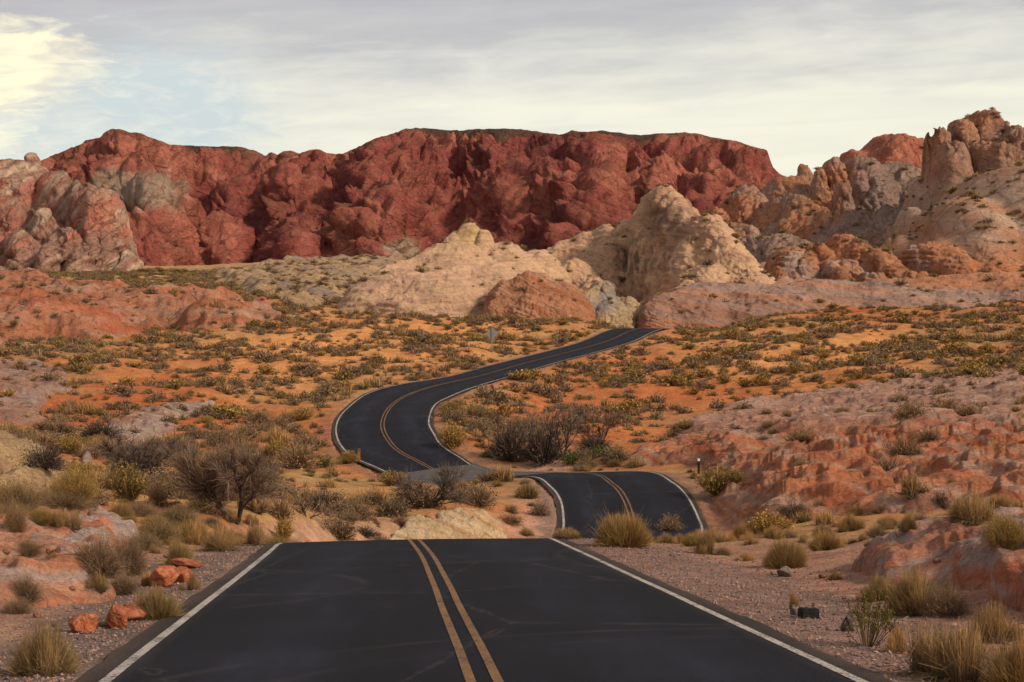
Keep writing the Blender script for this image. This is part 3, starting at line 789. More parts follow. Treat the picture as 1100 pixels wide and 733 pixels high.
# --- long slickrock apron
def c_apron(q, u, v, up):
    w = q[:, 2] + .12 * q[:, 0] + .6 * fbm(q / 12, 3, 611)
    n2 = fbm(np.stack([q[:, 0] / 60, q[:, 1] / 60, w / .8], -1), 4, 612)
    C = np.tile(np.array([.41, .235, .17]), (len(q), 1))
    C = mixc(C, np.array([.36, .25, .22]), sstep(-.1, .35, n2)); C = mixc(C, ORG, sstep(.05, .45, -n2) * .55)
    C = mixc(C, ORG * 1.05, sstep(930, 1010, u) * sstep(318, 300, v) * .6)
    return C
formation('slickrock_apron', [(760,302,66,352,26,2.2,.75),(830,303,110,352,30,2.2,.75),(730,316,46,338,16,2.2,.7),(900,305,120,350,26,2.4,.75),(1000,300,120,350,26,2.4,.75),(1100,294,120,350,28,2.4,.75),(1200,292,100,350,28),(705,330,22,330,12,2.2,.6),(960,318,160,336,18,2.4,.75),(1120,312,140,336,18,2.4,.75)],
    (670, 1230), (306, 400), 560, 150, M['rock_smooth'], c_apron, 4.5, [(2.2,.12),(.8,.12),(.3,.1)], 620, 1, 1.5, crev=.02, strata=(.8,.55,.10,0), aniso=(.5,1,1.6),
    label='long low apron of banded pink slickrock at the foot of the right cliffs', cat='rock slab')

# --- crested fin with dark face in the middle
def c_fin(q, u, v, up):
    n1 = fbm(q / 9, 4, 631); n2 = fbm(q / np.array([14, 14, 2.2]), 4, 632)
    C = np.tile(np.array([.58, .37, .25]), (len(q), 1))
    C = mixc(C, YEL * np.array([1.05, 1.02, 1.05]), sstep(-.1, .4, n2)); C = mixc(C, np.array([.46, .26, .18]), sstep(.0, .45, n1 - .3 * n2) * .8)
    C = mixc(C, np.array([.12, .075, .06]), np.clip(blob(u, v, 708, 232, 15, 24) + .8 * blob(u, v, 728, 236, 14, 16), 0, 1) * sstep(-.6, .1, fbm(q / 4, 4, 634)) * .8)  # desert varnish, which also paints shade onto the fin's left face
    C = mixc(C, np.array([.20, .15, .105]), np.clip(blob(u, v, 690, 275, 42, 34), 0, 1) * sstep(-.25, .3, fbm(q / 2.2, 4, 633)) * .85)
    return C
_t = np.linspace(0, 1, 15)
SPINE = [(float(np.interp(t, [0, .12, .3, .42, .55, .65, .8, 1], [700, 712, 733, 748, 764, 774, 794, 818])), float(np.interp(t, [0, .12, .3, .42, .55, .65, .8, 1], [208, 199, 214, 231, 231, 243, 272, 297])),
          float(np.interp(t, [0, .4, 1], [20, 22, 26])), 394 - 48 * float(t), 10.0, 2.3, .55, -.5) for t in _t]
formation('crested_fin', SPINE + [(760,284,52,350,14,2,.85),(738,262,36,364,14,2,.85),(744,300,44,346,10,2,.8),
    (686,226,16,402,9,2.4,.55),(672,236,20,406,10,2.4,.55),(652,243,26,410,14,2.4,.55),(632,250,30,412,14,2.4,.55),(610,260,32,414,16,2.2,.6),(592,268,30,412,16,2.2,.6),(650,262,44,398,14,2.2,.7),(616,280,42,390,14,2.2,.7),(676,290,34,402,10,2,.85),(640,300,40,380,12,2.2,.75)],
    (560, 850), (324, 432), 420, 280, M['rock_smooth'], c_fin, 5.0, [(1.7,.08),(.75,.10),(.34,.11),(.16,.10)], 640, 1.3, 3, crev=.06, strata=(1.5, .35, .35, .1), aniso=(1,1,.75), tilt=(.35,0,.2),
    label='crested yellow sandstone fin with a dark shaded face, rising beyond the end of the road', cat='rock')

# --- white dome in the middle
def c_white(q, u, v, up):
    w = q[:, 2] - .12 * q[:, 0] + .7 * fbm(q / 10, 3, 651)
    n2 = fbm(np.stack([q[:, 0] / 40, q[:, 1] / 40, w / .7], -1), 4, 652)
    C = np.tile(np.array([.60, .40, .265]), (len(q), 1))
    C = mixc(C, np.array([.55, .34, .245]), sstep(-.1, .3, n2)); C = mixc(C, YEL * np.array([1.05, 1.0, 1.05]), sstep(.05, .5, -n2) * .6)
    return mixc(C, np.array([.55, .38, .17]), np.clip(blob(u, v, 505, 250, 20, 10), 0, 1) * .7)
formation('white_dome', [(505,240,19,350,8,2.6,.5),(520,248,14,348,7,2.6,.5),(490,250,22,350,9,2.4,.55),(486,262,70,342,26,2.2,.6),(440,282,56,334,22,2.2,.65),(410,300,44,328,18,2.2,.7),(540,262,50,352,22,2.2,.6),(578,270,46,360,20,2.2,.6),(470,296,86,322,18,2.2,.7),(530,284,50,330,16,2.2,.65),(395,316,40,322,12,2.2,.7)],
    (340, 650), (298, 392), 400, 190, M['rock_smooth'], c_white, 4.5, [(2.2,.10),(.8,.08),(.34,.07)], 660, .9, 2, crev=.02, strata=(.9,.55,-.10,.0), aniso=(.6,1,1.4),
    label='broad cream sandstone dome with a small yellow knob on top, left of the road end', cat='rock dome')

def c_orange(q, u, v, up):
    w = q[:, 2] + .55 * q[:, 0] + .8 * fbm(q / 8, 3, 671)
    n2 = fbm(np.stack([q[:, 0] / 30, q[:, 1] / 30, w / .8], -1), 4, 672)
    C = np.tile(np.array([.44, .205, .115]), (len(q), 1))
    return mixc(mixc(C, PALEP * 1.1, sstep(0, .4, n2) * .7), RED * 1.05, sstep(.1, .5, -n2) * .6)
formation('orange_hump', [(572,292,40,312,12,2.4,.55),(550,302,34,310,10,2.4,.55),(600,302,34,310,11,2.6,.5),(622,318,17,306,8,2.8,.5),(585,316,56,302,9,2.4,.6),(540,322,26,304,8,2.4,.6)],
    (500, 660), (284, 334), 300, 130, M['rock_smooth'], c_orange, 2.8, [(1.8,.16),(.8,.18),(.35,.14)], 680, .5, 1.5, crev=.02, strata=(.55,.6,.5,0),
    label='rounded orange sandstone hump with slanting bands beside the cream dome', cat='rock')

def c_cream(q, u, v, up):
    n2 = fbm(q / np.array([7, 7, 2.0]), 4, 691)
    C = np.tile(np.array([.50, .36, .22]), (len(q), 1))
    C = mixc(C, np.array([.34, .30, .30]), np.clip(blob(u, v, 648, 322, 20, 22), 0, 1) * sstep(-.3, .2, n2))
    return var(C, q, 3, 692)
formation('cream_saddle', [(645,302,22,322,11,2.6,.5),(632,312,18,318,9,2.6,.5),(668,318,28,326,12,2.2,.6),(690,328,30,322,10,2.2,.6),(655,322,30,314,8,2.2,.6)],
    (605, 735), (298, 344), 240, 120, M['rock_far'], c_cream, 2.4, [(1.8,.2),(.8,.24),(.35,.2)], 700, .5, 1.5,
    label='small white and bluish rock filling the saddle behind the crest of the road', cat='rock')
def c_pink(q, u, v, up):
    return c_apron(q, u, v, up) * np.array([.92, .86, .84])
formation('pink_mound', [(716,316,40,322,14,2.4,.6),(745,318,44,322,14,2.4,.6),(702,328,20,314,8,2.6,.5),(790,326,60,322,12,2.4,.65)],
    (660, 870), (290, 346), 320, 110, M['rock_smooth'], c_pink, 2.8, [(2,.12),(.8,.14),(.3,.1)], 720, .5, 1.5, crev=.02, strata=(.6,.6,.3,0), aniso=(.6,1,1.5),
    label='low purplish banded rock mound at the right of the road crest', cat='rock')
print('rocks far', time.time() - T0)

# ------------------------------------------------------------------ rock lying in the ground: patches
def poly_sd(u, v, poly):
    """signed distance in pixels, positive inside"""
    poly = np.array(poly, float); n = len(poly)
    d = np.full(u.shape, 1e9); ins = np.zeros(u.shape, bool)
    for i in range(n):
        a = poly[i]; b = poly[(i + 1) % n]; e = b - a
        t = np.clip(((u - a[0]) * e[0] + (v - a[1]) * e[1]) / (e @ e), 0, 1)
        d = np.minimum(d, np.hypot(u - a[0] - t * e[0], v - a[1] - t * e[1]))
        c = (a[1] > v) != (b[1] > v)
        with np.errstate(divide='ignore', invalid='ignore'):
            x = a[0] + (v - a[1]) / (e[1] if e[1] else 1e-9) * e[0]
        ins ^= c & (u < x)
    return np.where(ins, d, -d)

def patch(name, poly, Hm, soft, mat, colf, s, lobes, seed, step_px=1.6, strata=None, label=None, ymin=10, ymax=700, aniso=(1, 1, 1), rough=1.0, cat='rock slab', yr=None):
    gu, gv = GUV
    pa = np.array(poly, float)
    m = (poly_sd(gu, gv, poly) > -8) & (GY > (yr[0] if yr else ymin)) & (GY < (yr[1] if yr else ymax))
    ys = GY[m]; ss = GS[m]
    y0, y1 = ys.min(), ys.max(); s0, s1 = ss.min() - .004, ss.max() + .004
    ncol = int(np.clip((s1 - s0) * F0 * ((y0 + y1) / 2 + 34) / ((y0 + y1) / 2) / step_px, 40, 520)); nrow = int(np.clip(np.log((y1 + 34) / (y0 + 34)) * 420, 90, 420))
    Y, S = np.meshgrid(np.geomspace(y0 + 34, y1 + 34, nrow) - 34, np.linspace(s0, s1, ncol), indexing='ij')
    X = S * (Y + 34)
    Z, E, _ = ground_z(X, Y, False)
    u, v = uv_of(X, Y, Z)
    p = np.stack([X, Y, Z], -1).reshape(-1, 3)
    edge = soft * (.9 * fbm(p / (s * 2.2), 4, seed + 3))
    sd = poly_sd(u, v, poly).ravel() + edge
    mk = sstep(-soft * .15, soft, sd) * sstep(.9, 2.2, E.ravel())
    h = mk ** .7 * Hm * (.62 + .55 * fbm(p / (s * 4), 3, seed + 5))
    q = p.copy(); q[:, 2] += h - .25 * (1 - sstep(0, .12, mk))
    d = rock_disp(q, s, lobes, seed, (0, 0, .2), aniso, .6, .03) * mk * rough
    n = normals_of(q.reshape(nrow, ncol, 3)).reshape(-1, 3)
    q = q + n * d[:, None]
    per, am, ax, ay = strata or (s * .3, 0, .3, .1)
    gl = math.hypot(ax, ay); ta = (ay * q[:, 0] - ax * q[:, 1]) / gl; tb = (ax * q[:, 0] + ay * q[:, 1]) / gl
    w = q[:, 2] + ax * q[:, 0] + ay * q[:, 1] + .9 * per * fbm(np.stack([ta / (per * 22), tb / (per * 9), 0 * ta], -1), 4, seed + 7) + .8 * Hm * fbm(np.stack([ta / 40, tb / 22, 0 * ta], -1), 2, seed + 9)
    if am:
        fr = w / per - np.floor(w / per); st = sstep(.0, .4, fr) - fr
        g_ = np.clip(.75 + 1.2 * fbm(q / (per * 9), 3, seed + 8), 0, 1.5)
        q[:, 2] += st * am * per * mk * g_; q[:, 1] -= st * am * per * mk * g_ * .5
    q = lap(q.reshape(nrow, ncol, 3)).reshape(-1, 3)
    uu, vv = uv_of(q[:, 0], q[:, 1], q[:, 2])
    up = np.clip(normals_of(q.reshape(nrow, ncol, 3))[..., 2].ravel(), -1, 1)
    C = colf(q, uu, vv, up)
    V, quads, C, used = compact(q, grid_quads(nrow, ncol, mk > .02), C)
    o = base_object(name, V, quads, mat, C, True, (w / per)[used]); tag(o, label, cat)
    return o

def pal(a, b, c, s, seed, ax=.15, band=.35):
    a, b, c = map(np.array, (a, b, c))
    def f(q, u, v, up):
        w = q[:, 2] + ax * q[:, 0] + .8 * s * fbm(q / (s * 7), 3, seed)
        n2 = fbm(np.stack([q[:, 0] / (s * 30), q[:, 1] / (s * 30), w / (s * .9)], -1), 4, seed + 1); n1 = fbm(q / (s * 8), 4, seed + 2)
        C = np.tile(a, (len(q), 1))
        C = mixc(C, b, sstep(-.05, band, n2 + .4 * n1)); C = mixc(C, c, sstep(.02, band + .1, -n2 + .5 * n1) * .8)
        return C
    return f
PK = (.40, .235, .18)
patch('red_outcrop', [(-90,298),(20,300),(45,308),(62,318),(130,318),(160,322),(205,320),(235,326),(275,336),(302,343),(255,352),(180,352),(100,366),(60,362),(-90,376)], 4.2, 10, M['rock_far'], pal((.46,.19,.11), (.44,.26,.19), (.42,.13,.07), 1.0, 801, .1), 3.0, [(2.2,.4),(.9,.26),(.4,.14)], 800, strata=(1.3,.8,.10,.06), aniso=(.6,1,1.6), yr=(200, 420),
      label='rounded orange red outcrop with ledges at the left edge below the mesa', cat='rock outcrop')
patch('red_outcrop', [(100,332),(180,326),(240,332),(290,342),(250,350),(170,350)], 2.2, 8, M['rock_far'], pal((.45,.2,.12), (.44,.27,.2), (.42,.14,.08), .8, 811, .2), 2.2, [(1.8,.3),(.8,.3)], 810, strata=(.6,.8,.1,.1), yr=(200, 420),
      label='low orange shelf of rock stepping down right of the left edge outcrop', cat='rock outcrop')
patch('scree_band', [(230,300),(300,280),(400,276),(440,284),(400,300),(372,318),(330,333),(270,318)], 3.0, 10, M['rock_far'], pal((.42,.28,.18), (.48,.33,.19), (.30,.23,.2), 1.5, 821, .5), 3.0, [(1.8,.2),(.8,.4),(.38,.34),(.18,.26)], 820, yr=(320, 700),
      label='dull yellow and grey broken rock band left of the cream dome', cat='rock band')
patch('pink_slabs', [(-60,392),(20,384),(70,398),(75,420),(40,440),(50,455),(-60,470)], .8, 8, M['rock_mid'], pal(PK, (.36,.26,.24), (.42,.17,.1), .6, 831), 1.5, [(1.8,.3),(.8,.3),(.4,.2)], 830, strata=(.35,.8,.1,.1), yr=(90, 240),
      label='broken pink and grey slabs among shrubs at the left edge', cat='rock slab')
patch('grey_slab', [(84,486),(110,462),(150,442),(190,434),(236,432),(222,446),(180,452),(196,462),(160,474),(120,488),(90,500)], .7, 5, M['rock_mid'], pal((.38,.28,.25), (.44,.33,.27), (.42,.2,.13), .5, 841), 1.3, [(1.8,.3),(.8,.34),(.4,.22)], 840, strata=(.3,.7,.1,.1), yr=(90, 220),
      label='pale grey pink slab of rock running up the left slope', cat='rock slab')
# right hand slickrock in front
cj = pal((.44,.185,.105), (.44,.27,.205), (.42,.125,.06), .45, 851, .35, .3)
def c_j(q, u, v, up):
    C = cj(q, u, v, up)
    upp = np.clip(sstep(470, 440, v + .05 * (u - 900)), 0, 1)
    C = mixc(C, np.array([.42, .275, .225]), upp * .7)
    C = mixc(C, np.array([.44, .165, .085]), np.clip(blob(u, v, 880, 505, 110, 22), 0, 1) * .45)
    return C
patch('layered_slickrock', [(772,562),(752,524),(762,505),(790,488),(850,478),(930,470),(1000,462),(1180,452),(1180,548),(1060,548),(1000,552),(930,556),(850,560)], 1.3, 18, M['rock_mid'], c_j, 1.7, [(2.4,.2),(.9,.16),(.4,.1)], 850, .6, strata=(.7,1.0,-.22,.17), aniso=(.5,.6,2.0), yr=(54, 150),
      label='large orange slickrock mass with slanting layers right of the road bend')
patch('layered_slickrock', [(660,500),(690,484),(735,470),(720,458),(780,440),(850,426),(930,412),(1020,402),(1180,392),(1180,452),(1000,464),(880,474),(800,486),(770,502),(740,500)], .8, 12, M['rock_mid'], c_j, 1.9, [(2.4,.2),(.9,.14),(.4,.1)], 860, .55, strata=(.5,.85,-.06,.12), aniso=(.4,.7,2.0), yr=(96, 220),
      label='flat mauve pink slickrock sheet sloping below the shrubby sand on the right')
patch('slickrock_bank', [(-100,572),(0,572),(55,562),(110,560),(152,572),(150,586),(120,600),(140,625),(110,650),(40,655),(-100,668)], .75, 14, M['rock_near'], pal((.42,.21,.14), (.38,.29,.265), (.44,.16,.085), .22, 871, .3), .9, [(2,.24),(.9,.26),(.4,.18)], 870, 1.8, strata=(.26,1.0,.2,.12), aniso=(.6,.8,1.8), yr=(20, 60),
      label='worn pink slickrock bank beside the grey shrubs in the left foreground')
patch('slickrock_bank', [(900,606),(960,590),(1020,582),(1180,572),(1180,690),(1110,668),(1060,640),(1000,632),(950,628)], .7, 14, M['rock_near'], pal((.41,.19,.125), (.37,.26,.235), (.42,.13,.07), .22, 881, -.3), .9, [(2,.22),(.9,.26),(.4,.18)], 880, 1.8, strata=(.24,1.2,-.25,.14), aniso=(.6,.8,1.8), yr=(18, 60),
      label='pink and mauve slickrock bank rising at the right edge of the foreground')
patch('pale_ledge', [(418,582),(440,566),(470,553),(500,549),(522,556),(540,570),(548,584),(480,586)], .75, 7, M['rock_near'], pal((.50,.36,.21), (.50,.38,.26), (.46,.27,.16), .3, 891, .6), .9, [(1.8,.3),(.8,.34),(.4,.22)], 890, 1.0, strata=(.2,.8,.5,0), yr=(66, 104),
      label='pale cream rock ledge just beyond the crest of the near road')
def c_yel(q, u, v, up):
    return pal((.47,.32,.18), (.50,.36,.22), (.42,.26,.17), .3, 901, .3)(q, u, v, up)
formation('yellow_slope', [(-10,470,62,72,9,2.4,.6),(-50,462,80,76,12,2.4,.6),(25,500,30,66,5,2.2,.6)], (-300, 75), (56, 96), 320, 120, M['rock_mid'], c_yel, .9, [(1.8,.2),(.8,.24),(.35,.16)], 900, .2, .5, strata=(.22,.7,.35,0),
    label='smooth pale yellow rock slope at the left edge above the brush', cat='rock')
formation('pink_boulder', [(748,467,33,131,2.6,2.8,.5),(716,480,22,129,2.2,2.6,.5),(742,484,40,127,2.4,2.4,.55),(690,486,26,129,2,2.4,.55)], (650, 800), (121, 138), 260, 110, M['rock_mid'], pal((.44,.22,.15), (.42,.28,.22), (.42,.15,.08), .4, 911, .1), 1.1, [(1.8,.24),(.8,.26),(.35,.18)], 910, .15, .4,
    label='rounded pink boulder with a hollow under it above the road bend', cat='boulder')
formation('orange_boulder', [(790,490,24,112,2,2.8,.5),(776,500,18,110,1.6,2.6,.5)], (745, 830), (106, 117), 140, 80, M['rock_mid'], pal((.45,.2,.12), (.42,.26,.2), (.42,.14,.07), .3, 921, .1), .9, [(1.8,.24),(.8,.26),(.35,.18)], 920, .12, .4,
    label='orange boulder at the upper right of the road bend', cat='boulder')
print('patches', time.time() - T0)

# ------------------------------------------------------------------ plants
def jit(n, s): return rng.normal(0, s, n)

def blade_quads(A, B, Cc, w, colr):
    """bent two-piece blades A-B-Cc, width w, colours (n,3); each blade faces a random way"""
    n = len(A); d = Cc - A
    r = rng.normal(size=(n, 3)); sd = np.cross(d, r); sd /= np.maximum(np.linalg.norm(sd, axis=1, keepdims=True), 1e-6)
    w = np.broadcast_to(w, n)[:, None]
    V = np.stack([A - sd * w * .5, A + sd * w * .5, B - sd * w * .42, B + sd * w * .42, Cc - sd * w * .14, Cc + sd * w * .14], 1).reshape(-1, 3)
    i = np.arange(n)[:, None] * 6
    F = np.concatenate([i + np.array([0, 1, 3, 2]), i + np.array([2, 3, 5, 4])])
    return V, F, np.repeat(colr, 6, 0)

def leaf_quads(Pt, size, colr, stretch=1.6):
    n = len(Pt)
    a = rng.normal(size=(n, 3)); a /= np.linalg.norm(a, axis=1, keepdims=True)
    b = np.cross(a, rng.normal(size=(n, 3))); b /= np.linalg.norm(b, axis=1, keepdims=True)
    s = (size * rng.uniform(.6, 1.4, n))[:, None]
    V = np.stack([Pt - a * s * stretch * .5, Pt + b * s * .5, Pt + a * s * stretch * .5, Pt - b * s * .5], 1).reshape(-1, 3)
    F = np.arange(n)[:, None] * 4 + np.array([0, 1, 2, 3])
    return V, F, np.repeat(colr, 4, 0)

def join(parts):
    V, F, C, o = [], [], [], 0
    for v, f, c in parts:
        V.append(v); F.append(f + o); C.append(c); o += len(v)
    return np.concatenate(V), np.concatenate(F), np.concatenate(C)

def pick(pal_, n, s=.18):
    c = np.array(pal_)[rng.integers(0, len(pal_), n)] * np.array([1.08, .97, .84])
    return c * (1 + rng.normal(0, s, (n, 1))).clip(.4, 1.7)

STRAW = [(.35, .235, .115), (.40, .28, .145), (.29, .19, .095), (.25, .175, .10)]
STRAW_O = [(.27, .20, .095), (.32, .23, .11), (.22, .17, .08), (.19, .135, .075)]
GREYB = [(.17, .12, .085), (.21, .155, .11), (.12, .088, .066), (.24, .18, .12)]
GREYG = [(.18, .14, .09), (.22, .175, .11), (.13, .105, .07)]
OLIVE = [(.22, .16, .055), (.28, .20, .07), (.17, .125, .05), (.31, .225, .085)]
GREEN = [(.06, .085, .03), (.09, .115, .035), (.05, .065, .028)]
DARK = [(.075, .06, .055), (.11, .088, .08), (.055, .045, .042), (.14, .11, .095)]

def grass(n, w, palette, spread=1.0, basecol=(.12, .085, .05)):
    k_ = 6
    cx = rng.normal(0, .34, (k_, 2)); cx[0] = 0; hs = rng.uniform(.55, 1.0, k_); hs[0] = 1
    j = rng.integers(0, k_, n)
    ph = rng.uniform(0, 2 * np.pi, n); ln = np.abs(rng.normal(0, .42, n)).clip(0, 1.1)
    rb = .2 * np.sqrt(rng.uniform(0, 1, n)); pb = rng.uniform(0, 2 * np.pi, n)
    A = np.stack([cx[j, 0] + rb * np.cos(pb), cx[j, 1] + rb * np.sin(pb), np.full(n, -.04)], -1)
    L_ = rng.uniform(.35, 1.05, n) * hs[j]
    T = A + np.stack([np.cos(ph) * ln * .7 * spread, np.sin(ph) * ln * .7 * spread, (1 - .4 * ln ** 2) * L_], -1) + rng.normal(0, .03, (n, 3))
    B = A * .5 + T * .5 + np.stack([-np.cos(ph) * ln * .10, -np.sin(ph) * ln * .10, .08 * ln], -1)
    fl = rng.uniform(0, 1, n) < .14
    T[fl] = A[fl] + np.stack([np.cos(ph), np.sin(ph), ph * 0], -1)[fl] * rng.uniform(.3, .9, (int(fl.sum()), 1)) + np.array([0, 0, .06]); B[fl] = (A[fl] + T[fl]) / 2 + np.array([0, 0, .12])
    bk = rng.uniform(0, 1, n) < .15
    B[bk, 2] = T[bk, 2] * 1.05; T[bk, 2] *= .55
    c = pick(palette, n)
    V, F, C = blade_quads(A, B, T, w, c)
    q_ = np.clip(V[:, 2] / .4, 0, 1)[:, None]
    return V, F, np.array(basecol) * (1 - q_) + C * q_  # blade feet darkened in the colour as contact shade

def broom(n, w, tips, low, lump=.55):
    """dense dome of fine upright stems, straw tips over olive wood"""
    d = rng.normal(size=(n, 3)); d[:, 2] = np.abs(d[:, 2]); d /= np.linalg.norm(d, axis=1, keepdims=True)
    lum = 1 + lump * perlin(d * 1.9 + rng.uniform(0, 50), int(rng.integers(1, 999)))
    T = d * (rng.uniform(.45, 1, n) ** .5 * lum)[:, None]; T[:, 2] = T[:, 2] * .95 + .03
    A = T * np.array([.55, .55, .2]) + rng.normal(0, .06, (n, 3)); A[:, 2] = np.clip(A[:, 2], -.04, None)
    B = A * .5 + T * .5 + rng.normal(0, .025, (n, 3))
    st_ = rng.uniform(0, 1, n) < .05
    T[st_] *= rng.uniform(1.05, 1.4, (int(st_.sum()), 1))
    V, F, C = blade_quads(A, B, T, w, pick(tips, n))
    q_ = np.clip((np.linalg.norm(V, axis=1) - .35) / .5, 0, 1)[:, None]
    return V, F, np.array(low) * (1 - q_) + C * q_  # olive inner wood, with interior shade darkened into the colour too

def twiggy(n, w, palette, nleaf, leaf, lpal, up=.0, flat=1.0, stems=(.07, .052, .045), lump=.25):
    d = rng.normal(size=(n, 3)); d[:, 2] = np.abs(d[:, 2]) + up; d /= np.linalg.norm(d, axis=1, keepdims=True)
    lum = 1 + lump * perlin(d * 2.3 + rng.uniform(0, 50), int(rng.integers(1, 999)))
    r = (rng.uniform(.25, 1, n) ** .5) * lum
    Pt = d * r[:, None]; Pt[:, 2] = Pt[:, 2] * .92 + .04
    A = Pt * rng.uniform(.25, .6, (n, 1)) + rng.normal(0, .05, (n, 3)); A[:, 2] = np.maximum(A[:, 2] * .8, -.03)
    T = Pt + rng.normal(0, .09, (n, 3)); B = (A + T) / 2 + rng.normal(0, .05, (n, 3))
    c = pick(palette, n)
    parts = [blade_quads(A, B, T, w, c)]
    m = max(6, n // 25)
    S0 = np.concatenate([rng.normal(0, .06, (m, 2)), np.full((m, 1), -.05)], 1); S1 = Pt[rng.integers(0, n, m)] * .75
    st = blade_quads(S0, (S0 + S1) / 2 + rng.normal(0, .06, (m, 3)) + np.array([0, 0, .08]), S1, w * 2.2, pick([stems], m))
    lf = None
    if nleaf:
        q = T[rng.integers(0, n, nleaf)] + rng.normal(0, .05, (nleaf, 3)); q[:, 2] = np.maximum(q[:, 2], .0)
        lf = leaf_quads(q, leaf, pick(lpal, nleaf, .22))
    return parts, st, lf

def wand(n, w, palette, nleaf, leaf, lpal):
    """upright wands fanning out of the base (rabbitbrush, creosote)"""
    ph = rng.uniform(0, 2 * np.pi, n); ln = rng.uniform(.05, 1, n) ** .6
    A = np.stack([.16 * np.cos(ph) * ln, .16 * np.sin(ph) * ln, np.full(n, -.04)], -1)
    L_ = rng.uniform(.62, 1.05, n)
    T = np.stack([np.cos(ph) * ln * .92, np.sin(ph) * ln * .92, (1 - .45 * ln ** 2.2) * L_], -1) + rng.normal(0, .05, (n, 3))
    B = A * .45 + T * .55 + rng.normal(0, .035, (n, 3)); B[:, 2] += .05
    st = blade_quads(A, B, T, w, pick(palette, n))
    lf = None
    if nleaf:
        j = rng.integers(0, n, nleaf); t = rng.uniform(.35, 1.05, (nleaf, 1))
        q = B[j] * (1 - t) + T[j] * t + rng.normal(0, .035, (nleaf, 3))
        lf = leaf_quads(q, leaf, pick(lpal, nleaf, .25), 2.2)
    return st, lf

# LOD: (blades, width) per kind
def make_kind(kind, lod):
    """returns (stems, foliage) arrays; for far ones they are joined by the caller"""
    nn, ww, nl, ls = {'near': (3400, .0075, 5200, .016), 'mid': (560, .022, 700, .045), 'far': (110, .06, 150, .11)}[lod]
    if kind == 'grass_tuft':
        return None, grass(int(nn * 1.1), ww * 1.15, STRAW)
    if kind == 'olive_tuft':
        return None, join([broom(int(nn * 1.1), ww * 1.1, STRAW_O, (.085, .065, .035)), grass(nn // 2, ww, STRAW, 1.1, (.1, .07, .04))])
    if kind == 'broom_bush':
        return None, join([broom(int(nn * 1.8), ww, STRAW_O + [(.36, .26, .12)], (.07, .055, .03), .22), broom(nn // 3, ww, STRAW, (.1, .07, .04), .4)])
    if kind == 'grey_shrub':
        p_, st, lf = twiggy(nn, ww, GREYB, nl, ls, GREYB + [(.16, .13, .10)])
        return st, join(p_ + [lf])
    if kind == 'sage_shrub':
        p_, st, lf = twiggy(nn, ww, GREYG, nl, ls, GREYG)
        return st, join(p_ + [lf])
    if kind == 'dark_brush':
        p_, st, lf = twiggy(int(nn * 1.3), ww, DARK, nl // 2, ls, DARK, 0, 1, (.03, .025, .023), .5)
        return st, join(p_ + [lf])
    if kind == 'olive_bush':
        st, lf = wand(int(nn * .55), ww * .9, [(.16, .12, .06), (.20, .16, .07)], int(nl * 1.1), ls * .9, OLIVE)
        p_, s2, l2 = twiggy(nn // 3, ww, OLIVE, nl // 3, ls, OLIVE, .3)
        return join([st, s2]), join(p_ + [lf, l2])
    if kind == 'green_bush':
        p_, st, lf = twiggy(nn // 2, ww, GREEN, int(nl * 1.5), ls * 1.15, GREEN, .1)
        return st, join(p_ + [lf])
    if kind == 'creosote_bush':
        st, lf = wand(60, .022, [(.10, .08, .045), (.07, .055, .035)], 2600, .024, [(.10, .095, .03), (.13, .115, .038), (.065, .065, .025)])
        return st, lf
KINDS = {'grass_tuft': ('straw coloured bunch grass', 'grass tuft'), 'olive_tuft': ('olive straw bunch grass', 'grass tuft'), 'grey_shrub': ('grey brown twiggy shrub', 'shrub'),
         'sage_shrub': ('grey green shrub', 'shrub'), 'olive_bush': ('olive green bush', 'bush'), 'broom_bush': ('round straw tipped bush', 'bush'), 'green_bush': ('dark green bush', 'bush'), 'dark_brush': ('dark bare brush', 'brush'), 'creosote_bush': ('wiry creosote bush', 'bush')}
BANK = {}
def bank(kind, lod):
    if (kind, lod) not in BANK:
        L_ = []
        for i in range({'near': 3, 'mid': 4, 'far': 4}[lod]):
            st, fo = make_kind(kind, lod)
            if lod == 'near' and st is not None:
                L_.append((mesh_from('stems', *(lambda a: (a[0], a[1]))(st), M['plant'], st[2], False), mesh_from('foliage', fo[0], fo[1], M['plant'], fo[2], False)))
            else:
                a = fo if st is None else join([st, fo])
                L_.append((None, mesh_from(kind, a[0], a[1], M['plant'], a[2], False), a))
        BANK[kind, lod] = L_
    return BANK[kind, lod]

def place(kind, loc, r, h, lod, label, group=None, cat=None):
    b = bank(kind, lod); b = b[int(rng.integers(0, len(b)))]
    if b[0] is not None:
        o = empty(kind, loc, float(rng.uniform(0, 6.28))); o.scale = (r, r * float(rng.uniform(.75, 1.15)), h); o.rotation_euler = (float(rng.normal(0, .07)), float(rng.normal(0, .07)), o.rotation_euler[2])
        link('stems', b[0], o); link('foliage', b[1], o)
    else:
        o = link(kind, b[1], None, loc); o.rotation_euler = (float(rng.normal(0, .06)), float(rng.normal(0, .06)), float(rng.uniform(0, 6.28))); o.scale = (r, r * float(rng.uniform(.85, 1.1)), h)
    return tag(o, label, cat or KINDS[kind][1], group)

bpy.context.view_layer.update()
dg = bpy.context.evaluated_depsgraph_get()
def hit(u, v):
    d = Vector(((u - U0) / F0, 1, (V0 - v) / F0)).normalized()
    ok, loc, nrm, i, ob, mx = scene.ray_cast(dg, Vector((0, 0, 0)), d)
    return (loc, ob) if ok else (None, None)
def drop(x, y):
    ok, loc, nrm, i, ob, mx = scene.ray_cast(dg, Vector((x, y, 400)), Vector((0, 0, -1)))
    return (loc.z, ob.name) if ok else (None, None)
def lod_of(Y): return 'near' if Y < 62 else ('mid' if Y < 150 else 'far')

